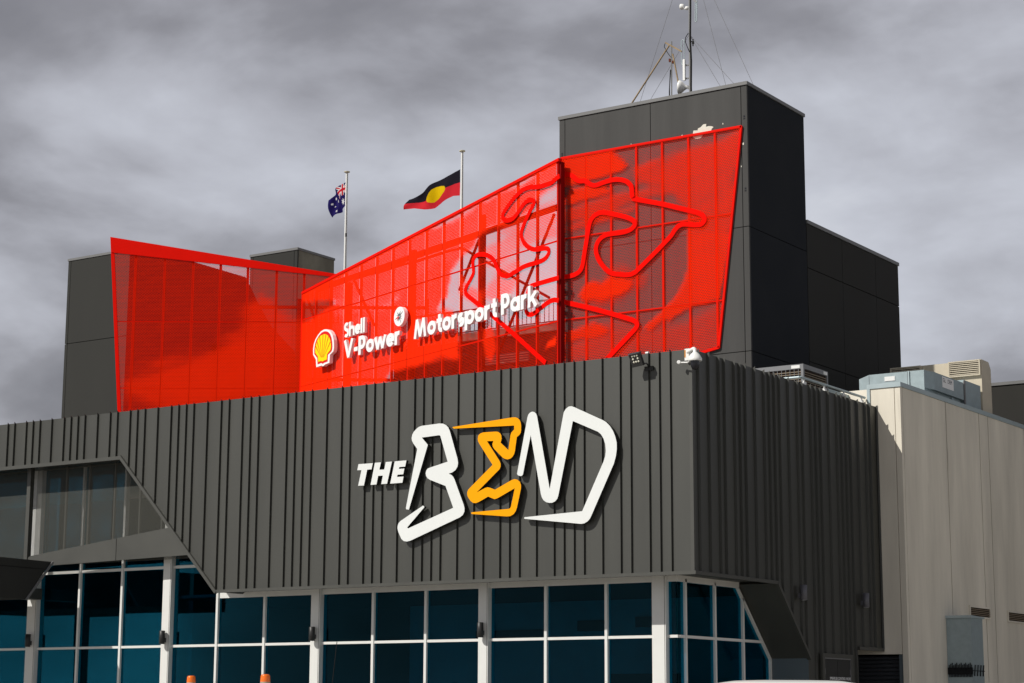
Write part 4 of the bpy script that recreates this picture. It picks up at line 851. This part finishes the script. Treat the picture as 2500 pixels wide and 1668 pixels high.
def louv(x0, x1, z0, z1, n):
    o = bx('louvre', 'vent_dark', BG, x0, x1, 11.985, 11.999, z0, z1)
    for k in range(n):
        z = z0+(z1-z0)*(k+0.25)/n
        g = G(); g.prism([(11.94,z),(11.984,z+0.02),(11.984,z+0.032),(11.94,z+0.016)], (0,0,0), Y_, Z_, X_, x0+0.004, x1-0.004); g.build('louvre_blade', 'beige_metal', o)
    g = G(); g.box(x0-0.025, x1+0.025, 11.935, 11.998, z1, z1+0.025); g.box(x0-0.025, x1+0.025, 11.935, 11.998, z0-0.025, z0); g.box(x0-0.025, x0, 11.935, 11.998, z0, z1); g.box(x1, x1+0.025, 11.935, 11.998, z0, z1); g.build('louvre_frame', 'beige_metal', o)
louv(-0.335, 0.315, 8.63, 8.915, 7); louv(-1.65, -1.0, 8.63, 8.905, 7)

# ------------------------------------------------------------------ entry canopy at far left
CN = thing('entry_canopy', (-15, -1, 3.7), 'dark wedge-shaped entrance canopy jutting out at the left edge', 'canopy')
cp = [(-3.4,4.50),(-0.1,4.473),(-0.26,4.32),(-0.744,3.71),(-3.4,3.715)]
G().prism(cp, (0,0,0), Y_, Z_, X_, -20, -14.296).build('canopy_body', 'box_paint', CN)
g = G(); g.beam((-14.275,-0.10,4.47), (-14.275,-0.744,3.705), 0.045, 0.02, (1,0,0)); g.build('edge_trim', 'coping', CN)
g = G(); g.beam((-14.291,-3.4,4.33), (-14.291,-0.25,4.318), 0.008, 0.012); g.build('panel_joint', 'dark_core', CN)
bx('bracket', 'steel_trim', CN, -15.7, -15.35, -0.6, 0.65, 3.80, 4.02)
bx('canopy_post', 'steel_trim', CN, -18.2, -18.0, -3.0, -2.8, 0, 3.715)

# ------------------------------------------------------------------ wall lights
def cyl_lamp(c, d, ln, rad, m, label, group):
    T = thing('wall_light', c, label, 'wall light', group); c = V(c); d = V(d)
    g = G(); g.lathe(c+d*(rad+0.03)-UP*ln/2, Z_, [(0,rad-0.008),(0.004,rad),(ln-0.004,rad),(ln,rad-0.008)], 20); g.build('body', m, T)
    g = G(); g.beam(c-UP*0.05, c+d*0.05-UP*0.05, 0.05, 0.08); g.build('bracket', m, T)
    g = G(); g.lathe(c+d*(rad+0.03)-UP*(ln/2+0.002), Z_, [(0,rad-0.012),(0.003,rad-0.012)], 20); g.build('lens', 'lamp_clear', T)
for k, (x, lab) in enumerate(((-15.62,'black cylinder light on the leftmost white column, below the canopy'), (-11.92,'black cylinder light on the white column left of the slanted cladding edge'), (-8.21,'black cylinder light on the white column left of the logo'), (-4.49,'black cylinder light on the white column directly below the logo'))):
    cyl_lamp((x, 0.66, 2.985), (0,-1,0), 0.255, 0.055, 'lamp_black', lab, 'cylinder lights on the white columns')
cyl_lamp((0.034, 3.66, 3.645), (1,0,0), 0.26, 0.06, 'lamp_grey', 'grey cylinder light on the dark side wall, above the slanted opening', 'cylinder lights on the side wall')
cyl_lamp((0.034, 6.26, 3.64), (1,0,0), 0.26, 0.06, 'lamp_grey', 'grey cylinder light on the dark side wall near the concrete corner', 'cylinder lights on the side wall')

# ------------------------------------------------------------------ camera and floodlight at the corner
CC = thing('security_camera', (0.05, -0.12, 7.2), 'white dome security camera on a bracket at the top corner of the cladding', 'security camera')
c = V((0.178, -0.22, 7.109))
g = G(); g.lathe(c, Z_, [(-0.012,0.108),(0.0,0.112),(0.02,0.112),(0.05,0.10),(0.085,0.08),(0.115,0.05),(0.14,0.028),(0.19,0.026)], 24); g.build('housing', 'white_plastic', CC)
g = G(); g.lathe(c, Z_, [(-0.155,0.008),(-0.148,0.034),(-0.125,0.058),(-0.09,0.068),(-0.012,0.07)], 20); g.build('dome', 'black_plastic', CC)
g = G(); g.path([c+V((0,0,0.17)), c+V((-0.04,0.03,0.195)), c+V((-0.20,0.13,0.17))], 0.03, 10); g.build('arm', 'white_plastic', CC)
g = G(); g.box(-0.09, 0.0, -0.075, -0.012, 7.15, 7.34); g.build('junction_box', 'white_plastic', CC)
bx('sticker', 'caution_orange', CC, -0.088, -0.07, -0.079, -0.0755, 7.2, 7.32)
g = G(); g.path([c+V((-0.12,0.03,0.0)), c+V((-0.17,0.07,-0.01)), (-0.15,-0.12,7.117)], 0.012, 8); g.lathe((-0.165,-0.125,7.117), (0.4,-1,0.1), [(0,0.03),(0.03,0.032),(0.036,0.026)], 16); g.build('microphone', 'white_plastic', CC)
FL = thing('floodlight', (-0.9, -0.2, 7.2), 'black floodlight with eight round lenses tilted down on the front parapet', 'floodlight')
fo = V((-0.90, -0.24, 7.215)); fu = V((0.12, 0.46, 0.88)).normalized(); fr_ = V((1,0.0,0)); fr_ = (fr_-fu*fr_.dot(fu)).normalized(); fn = fr_.cross(fu)
fn = fn if fn.y < 0 else -fn
fu2 = V((-0.10, -0.38, 0.9)).normalized(); fr_ = (V((1,0,0))-fu2*V((1,0,0)).dot(fu2)).normalized(); fn = fr_.cross(fu2); fn = fn if fn.y < 0 else -fn
G().prism([(-0.105,-0.115),(0.105,-0.115),(0.105,0.115),(-0.105,0.115)], fo, fr_, fu2, fn, -0.06, 0.0).build('casing', 'lamp_black', FL)
G().prism([(-0.105,0.10),(0.105,0.10),(0.105,0.118),(-0.105,0.118)], fo, fr_, fu2, fn, 0.0, 0.02).build('hood', 'lamp_grey', FL)
for a, b in ((-0.045,0.065),(0,0.065),(0.045,0.065),(-0.045,0.015),(0.045,0.015),(-0.045,-0.035),(0,-0.035),(0.045,-0.035)):
    g = G(); g.lathe(fo+fr_*a+fu2*b+fn*0.001, fn, [(0,0.017),(0.006,0.015),(0.009,0.008)], 12); g.build('lens', 'led', FL)
g = G(); g.path([fo+fr_*0.10+fu2*(-0.09)-fn*0.03, fo+V((0.16,0.08,-0.06)), (-0.78,-0.03,7.12)], 0.012, 8); g.box(-0.86,-0.70,-0.03,-0.005,7.06,7.13); g.build('bracket', 'lamp_black', FL)
g = G(); g.tube((-0.86,0.02,7.36), (-0.80,0.02,7.36), 0.022, 10); g.build('cable_gland', 'white_plastic', FL)

# ------------------------------------------------------------------ flags
def interp(P, a):
    P = np.array(P); t = a*(len(P)-1); i = min(int(t), len(P)-2); return P[i]*(1-(t-i))+P[i+1]*(t-i)
def flag(name, T, Bt, colf, wave, label, y0=15.400, ph=0.0, off=(0,0)):
    nx, nz_ = 110, 70; vs = []; cs = []; fs = []
    for j in range(nz_+1):
        for i in range(nx+1):
            a, b = i/nx, j/nz_; p = interp(T, a)*(1-b)+interp(Bt, a)*b
            yy = y0+wave*math.sin(a*9.0+b*2.2+ph)*(0.15+a)+0.5*wave*math.sin(a*19-b*4+1)*a*0.5
            vs.append((p[0], yy, p[1])); cs.append(colf(a, b))
    for j in range(nz_):
        for i in range(nx): k = j*(nx+1)+i; fs.append((k, k+1, k+nx+2, k+nx+1))
    me = bpy.data.meshes.new(name); me.from_pydata(vs, [], fs); at = me.attributes.new('print', 'FLOAT_COLOR', 'POINT')
    at.data.foreach_set('color', np.array([(*c_, 1) for c_ in cs], np.float32).ravel()); me.polygons.foreach_set('use_smooth', [True]*len(fs)); me.update()
    o = link(name, me, FLAGM, None); return tag(o, label, 'flag', 'flags above the screens')
def ab(a, b):
    if math.hypot((a-0.5)*1.45, (b-0.5)) < 0.27: return (0.80, 0.52, 0.0)
    return (0.012, 0.010, 0.018) if b < 0.5 else (0.66, 0.022, 0.035)
BLUE, RED, WHT = (0.016, 0.010, 0.11), (0.60, 0.012, 0.03), (0.85, 0.85, 0.85)
def star(x, y, r, n): 
    ang = math.atan2(y, x); d = math.hypot(x, y); k = (ang*n/(2*math.pi)+0.25*n) % 1.0; k = abs(k-0.5)*2
    return d < r*(0.45+0.55*k**1.6)
def au(a, b):
    if a < 0.5 and b < 0.5:
        u, v = a*2-0.5, (b*2-0.5)
        if abs(u) < 0.055 or abs(v) < 0.10: return RED
        if abs(u) < 0.09 or abs(v) < 0.165: return WHT
        d = min(abs(u-v), abs(u+v))*0.7
        if d < 0.045: return RED
        if d < 0.105: return WHT
        return BLUE
    for cx0, cy0, r in ((0.25,0.76,0.16),(0.75,0.18,0.075),(0.63,0.44,0.075),(0.87,0.38,0.075),(0.75,0.84,0.075),(0.8,0.56,0.045)):
        if star((a-cx0)*2.0, b-cy0, r, 7): return WHT
    return BLUE
flag('flag', D['abT'], D['abB'], ab, 0.12, 'half-mast flag, black over red with a yellow disc')
flag('flag', D['auT'], D['auB'], au, 0.12, 'half-mast blue flag with crosses in its corner and white stars', ph=1.0)
for k, (p, b, lab) in enumerate(((D['pole1'], 10.686, 'white flagpole of the blue starred flag'), (D['pole2'], 10.686, 'white flagpole of the black, red and yellow flag'))):
    T = thing('flagpole', (p[0][0], 15.400, b), lab, 'flagpole', 'flagpoles on the rear roof'); x = p[0][0]; z = p[0][2]
    g = G(); g.tube((x-0.004,15.400,b), (x,15.400,z-0.04), 0.055, 12, 0.034); g.build('pole', 'pole_white', T)
    g = G(); g.lathe((x,15.400,z-0.05), Z_, [(0,0.05),(0.015,0.085),(0.035,0.085),(0.05,0.03)], 16); g.build('finial', 'brass_cap', T)
    g = G(); g.path([(x+0.045,15.350,z-0.05),(x+0.05,15.340,z-0.9),(x+0.052,15.340,z-1.9),(x+0.06,15.340,b+1.2)], 0.006, 5); g.box(x+0.03,x+0.07,15.330,15.360,z-1.95,z-1.85); g.build('halyard', 'cable_black', T)

# ------------------------------------------------------------------ antennas on the tower
A_ = lambda k: V(D['an_'+k])
MA = thing('antenna_mast', (-3.89, 9.30, 14.42), 'tall guyed mast with dishes and panel antenna on the dark tower roof', 'antenna')
b_ = A_('mast_b'); t_ = A_('mast_t'); b_.z = 14.42
g = G(); g.tube(b_, t_, 0.03, 10); g.build('mast', 'mast_grey', MA)
g = G(); g.path([b_+V((0.05,-0.02,0.1)), b_+V((0.045,-0.035,0.7)), b_+V((0.055,-0.03,1.3)), b_+V((0.04,-0.04,1.8)), b_+V((0.05,-0.03,2.4)), t_+V((0.04,-0.03,-0.4))], 0.022, 6); g.build('cable', 'cable_black', MA)
m0 = V(D['guys'][3][0]); g = G(); g.path([m0+V((0,-0.04,0.02)), m0+V((-0.07,-0.04,-0.07)), m0+V((-0.075,-0.04,-0.18)), m0+V((-0.03,-0.04,-0.30)), m0+V((0.02,-0.04,-0.42))], 0.009, 5); g.build('cable', 'cable_black', MA)
p0, p1 = A_('pan0'), A_('pan1'); g = G(); g.box(p0.x-0.025, p0.x+0.025, 9.22, 9.27, p1.z, p0.z); g.build('panel_antenna', 'white_plastic', MA)
for z in (p0.z-0.13, p1.z+0.05): g = G(); g.beam((p0.x,9.27,z), (b_.x+0.04,9.30,z), 0.03, 0.03); g.build('clamp', 'mast_grey', MA)
d_ = A_('dish'); dn = V((-0.93,-0.3,0.1)).normalized()
g = G(); g.lathe(d_+dn*0.02, dn, [(-0.20,0.03),(-0.14,0.04),(-0.10,0.07),(-0.05,0.12),(-0.01,0.15),(0.03,0.152),(0.04,0.14)], 24); g.build('dish', 'white_plastic', MA)
g = G(); g.beam(d_-dn*0.15, (b_.x, 9.30, d_.z-0.05), 0.05, 0.08); g.build('clamp', 'mast_grey', MA)
u_ = A_('updish'); g = G(); g.lathe(u_, (-1,-0.25,0.1), [(-0.03,0.05),(0.0,0.066),(0.05,0.064),(0.06,0.05)], 20); g.build('dish', 'white_plastic', MA)
g = G(); g.lathe(A_('updish2'), (-0.9,-0.3,0), [(-0.04,0.02),(-0.02,0.04),(0.03,0.045),(0.05,0.02)], 16); g.beam(u_+V((0.03,0,-0.05)), A_('cl')+V((0,0,-0.02)), 0.02, 0.03); g.build('radio_unit', 'white_plastic', MA)
def dipole(a, b, wx, r, name, m, par):
    a, b = V(a), V(b); g = G()
    L_ = [a+V((-wx,0,-wx)), b+V((-wx,0,wx))]; 
    pts = [a+V((wx*math.cos(math.radians(q)),0,wx*math.sin(math.radians(q))-wx)) for q in range(0,181,20)]+[b+V((wx*math.cos(math.radians(q)),0,wx*math.sin(math.radians(q))+wx)) for q in range(180,361,20)]
    g.path(pts+[pts[0]], r, 6); return g.build(name, m, par)
dipole(A_('dipb0')+V((0,0,0.2)), A_('dipb1'), 0.02, 0.011, 'folded_dipole', 'galvanised_cap', MA)
g = G(); g.beam(A_('armt0'), A_('armt1'), 0.03, 0.03); g.build('clamp', 'mast_grey', MA)
g = G(); g.beam(A_('sm0'), A_('sm1'), 0.02, 0.02, (0,1,0)); g.beam((b_.x,9.30,A_('sm0').z-0.02), A_('sm0')+V((0,0,-0.07)), 0.02, 0.02); g.box(A_('sm0').x-0.02, A_('sm0').x+0.02, 9.28, 9.32, A_('sm0').z-0.11, A_('sm0').z-0.05); g.build('small_aerial', 'cable_black', MA)
for a, b in D['guys']:
    g = G(); bb = V(b); aa = V(a); ex = bb+(bb-aa).normalized()*0.35; g.tube(aa, ex, 0.0045, 5); g.build('guy_wire', 'wire', MA)
M2 = thing('antenna_mast', (-4.34, 9.30, 14.42), 'shorter braced mast with slanted crossarm and white loop aerial', 'antenna')
b_ = A_('m2b'); b_.z = 14.42; t2 = A_('m2t')
g = G(); g.tube(b_, t2, 0.016, 8); g.build('mast', 'mast_grey', M2)
g = G(); g.path([b_+V((-0.04,-0.02,0)), b_+V((-0.045,-0.02,0.7)), b_+V((-0.01,-0.02,1.2))], 0.008, 5); g.path([b_+V((-0.025,-0.03,0)), b_+V((-0.025,-0.03,0.8)), b_+V((0,-0.02,1.2))], 0.008, 5); g.build('cable', 'cable_black', M2)
g = G(); g.beam(A_('arm0'), A_('arm1'), 0.032, 0.032); g.build('crossarm', 'rust_pipe', M2)
e1 = A_('pb1'); e0 = A_('pb0'); g = G(); g.tube(e0, e1+(e1-e0).normalized()*0.3, 0.018, 8); g.build('brace', 'rust_pipe', M2)
e1 = A_('pc1'); e0 = A_('pc0'); g = G(); g.tube(e0, e1+(e1-e0).normalized()*0.3, 0.018, 8); g.build('brace', 'rust_pipe', M2)
dipole(A_('dip0'), A_('dip1'), 0.035, 0.010, 'folded_dipole', 'galvanised_cap', M2)
q = A_('m2t'); g = G(); g.path([A_('arm0'), A_('arm0')+V((-0.03,0,-0.09)), q+V((-0.10,0,-0.25)), q+V((-0.01,-0.02,-0.37))], 0.008, 5); g.build('cable', 'cable_black', M2)
g = G(); g.box(q.x-0.06,q.x-0.02,9.27,9.32,q.z-0.47,q.z-0.40); g.box(q.x+0.02,q.x+0.05,9.27,9.32,q.z-0.52,q.z-0.46); g.build('clamp', 'rust_red', M2)

# ------------------------------------------------------------------ vehicles parked in front
def vehicle(name, loc, rz, m, label, h, ute=False, cat='car', group=None):
    """built along local x, then turned: body, glass, wheels, lamps"""
    T = bpy.data.objects.new(name, None); COL.objects.link(T); T.location = loc; T.rotation_euler = (0, 0, rz); tag(T, label, cat, group)
    def lk(g, nm, mm, par=T):
        me = bpy.data.meshes.new(nm); me.from_pydata(g.v, [], g.f); me.polygons.foreach_set('use_smooth', g.sm)
        bm = bmesh.new(); bm.from_mesh(me); bmesh.ops.recalc_face_normals(bm, faces=bm.faces); bm.to_mesh(me); bm.free()
        me.materials.append(MATS[mm]); o = bpy.data.objects.new(nm, me); COL.objects.link(o); o.parent = par; return o
    L_, Wd = 4.9, 0.92
    def loft(rows, nm, mm):
        """rows: (z, x0, x1, half width)"""
        g = G(); n = 24; rings = []
        for z, x0, x1, hw in rows:
            cxm, hx = (x0+x1)/2, (x1-x0)/2
            rings.append([(cxm+hx*math.copysign(abs(math.cos(t))**0.35, math.cos(t)), hw*math.copysign(abs(math.sin(t))**0.35, math.sin(t)), z) for t in [2*math.pi*k/n for k in range(n)]])
        vs = [p for r in rings for p in r]
        fs = [(j*n+i, j*n+(i+1)%n, (j+1)*n+(i+1)%n, (j+1)*n+i) for j in range(len(rings)-1) for i in range(n)]
        g.add(vs, fs, True); g.add(rings[0], [tuple(range(n))]); g.add(rings[-1], [tuple(range(n))]); return lk(g, nm, mm)
    top = h
    loft([(0.32,-2.35,2.35,0.84),(0.5,-2.45,2.45,0.92),(0.8,-2.46,2.47,0.94),(1.02,-2.42,2.40,0.92),(1.10,-2.38,2.2,0.88)], 'body', m)
    x0, x1 = (-0.75, 1.0) if ute else (-2.3, 1.0)
    loft([(1.09,x0-0.05,x1+0.35,0.86),(1.35,x0,x1+0.12,0.83),(top-0.22,x0+0.08,x1-0.35,0.76)], 'windows', 'car_dark')
    loft([(top-0.24,x0+0.06,x1-0.30,0.775),(top-0.10,x0+0.12,x1-0.42,0.745),(top-0.035,x0+0.28,x1-0.62,0.66),(top-0.008,x0+0.5,x1-0.85,0.52),(top,x0+0.75,x1-1.1,0.30)], 'roof', m)
    if ute: g = G(); g.box(-2.38,-0.85,-0.86,0.86,1.08,1.30); lk(g, 'tray_cover', 'car_dark')
    for x in (-1.5, 1.5):
        for s in (-1, 1):
            g = G(); g.lathe((x, s*0.72, 0.36), (0, s, 0), [(0,0.34),(0.02,0.36),(0.20,0.36),(0.23,0.33)], 22); wv = lk(g, 'wheel', 'tyre_black')
            g = G(); g.lathe((x, s*0.935, 0.36), (0, s, 0), [(0,0.22),(0.015,0.21),(0.02,0.06)], 16); lk(g, 'rim', 'rim_grey', wv)
    for s in (-1, 1):
        g = G(); g.box(2.36,2.46,s*0.72-0.16,s*0.72+0.16,0.78,0.92); lk(g, 'headlight', 'lamp_clear')
        g = G(); g.box(-2.46,-2.38,s*0.76-0.09,s*0.76+0.09,0.80,1.02); lk(g, 'tail_light', 'lamp_red')
        g = G(); g.box(0.86,1.0,s*0.96-0.09,s*0.96+0.09,1.08,1.24); lk(g, 'mirror', m)
    return T, lk
def beacon(lk, x, y, z, T):
    g = G(); g.lathe((x,y,z), Z_, [(0,0.062),(0.02,0.066),(0.035,0.075),(0.05,0.075),(0.055,0.068)], 20); bb = lk(g, 'beacon', 'beacon_base')
    g = G(); g.lathe((x,y,z+0.05), Z_, [(0,0.071),(0.01,0.073),(0.05,0.070),(0.085,0.068),(0.105,0.060),(0.112,0.04)], 20); lk(g, 'beacon_dome', 'beacon_orange', bb)
for k, (bq, lab) in enumerate(((D['bea1'], 'vehicle with orange roof beacon parked nearer the left window columns'), (D['bea2'], 'vehicle with orange roof beacon and whip aerial parked under the logo'))):
    T, lk = vehicle('utility_vehicle', (bq[0]+0.1, bq[1]-0.2, 0), math.pi/2, 'car_white', lab, bq[2]-0.14, True, 'vehicle', 'beacon vehicles parked by the windows')
    Rz = Matrix.Rotation(-math.pi/2, 3, 'Z'); q = Rz @ V((-0.1, 0.2, 0))
    beacon(lk, q.x, q.y, bq[2]-0.055, T)
    g = G(); g.tube((q.x, q.y, bq[2]-0.25), (q.x, q.y, bq[2]-0.05), 0.015, 8); lk(g, 'beacon_stem', 'beacon_base')
    if k == 1: 
        g = G(); g.tube((0.9,-0.55,1.7), (0.95,-0.62,2.62), 0.006, 6); lk(g, 'whip_aerial', 'cable_black')
vehicle('parked_car', (5.75, -9.0, 0), math.radians(124), 'car_white', 'white car roof just showing in front of the corner windows', 1.912, False, 'car', 'white cars at the bottom edge')
vehicle('parked_car', (8.15, -6.9, 0), math.radians(118), 'car_white', 'white car roof just showing at the lower right corner', 1.925, False, 'car', 'white cars at the bottom edge')
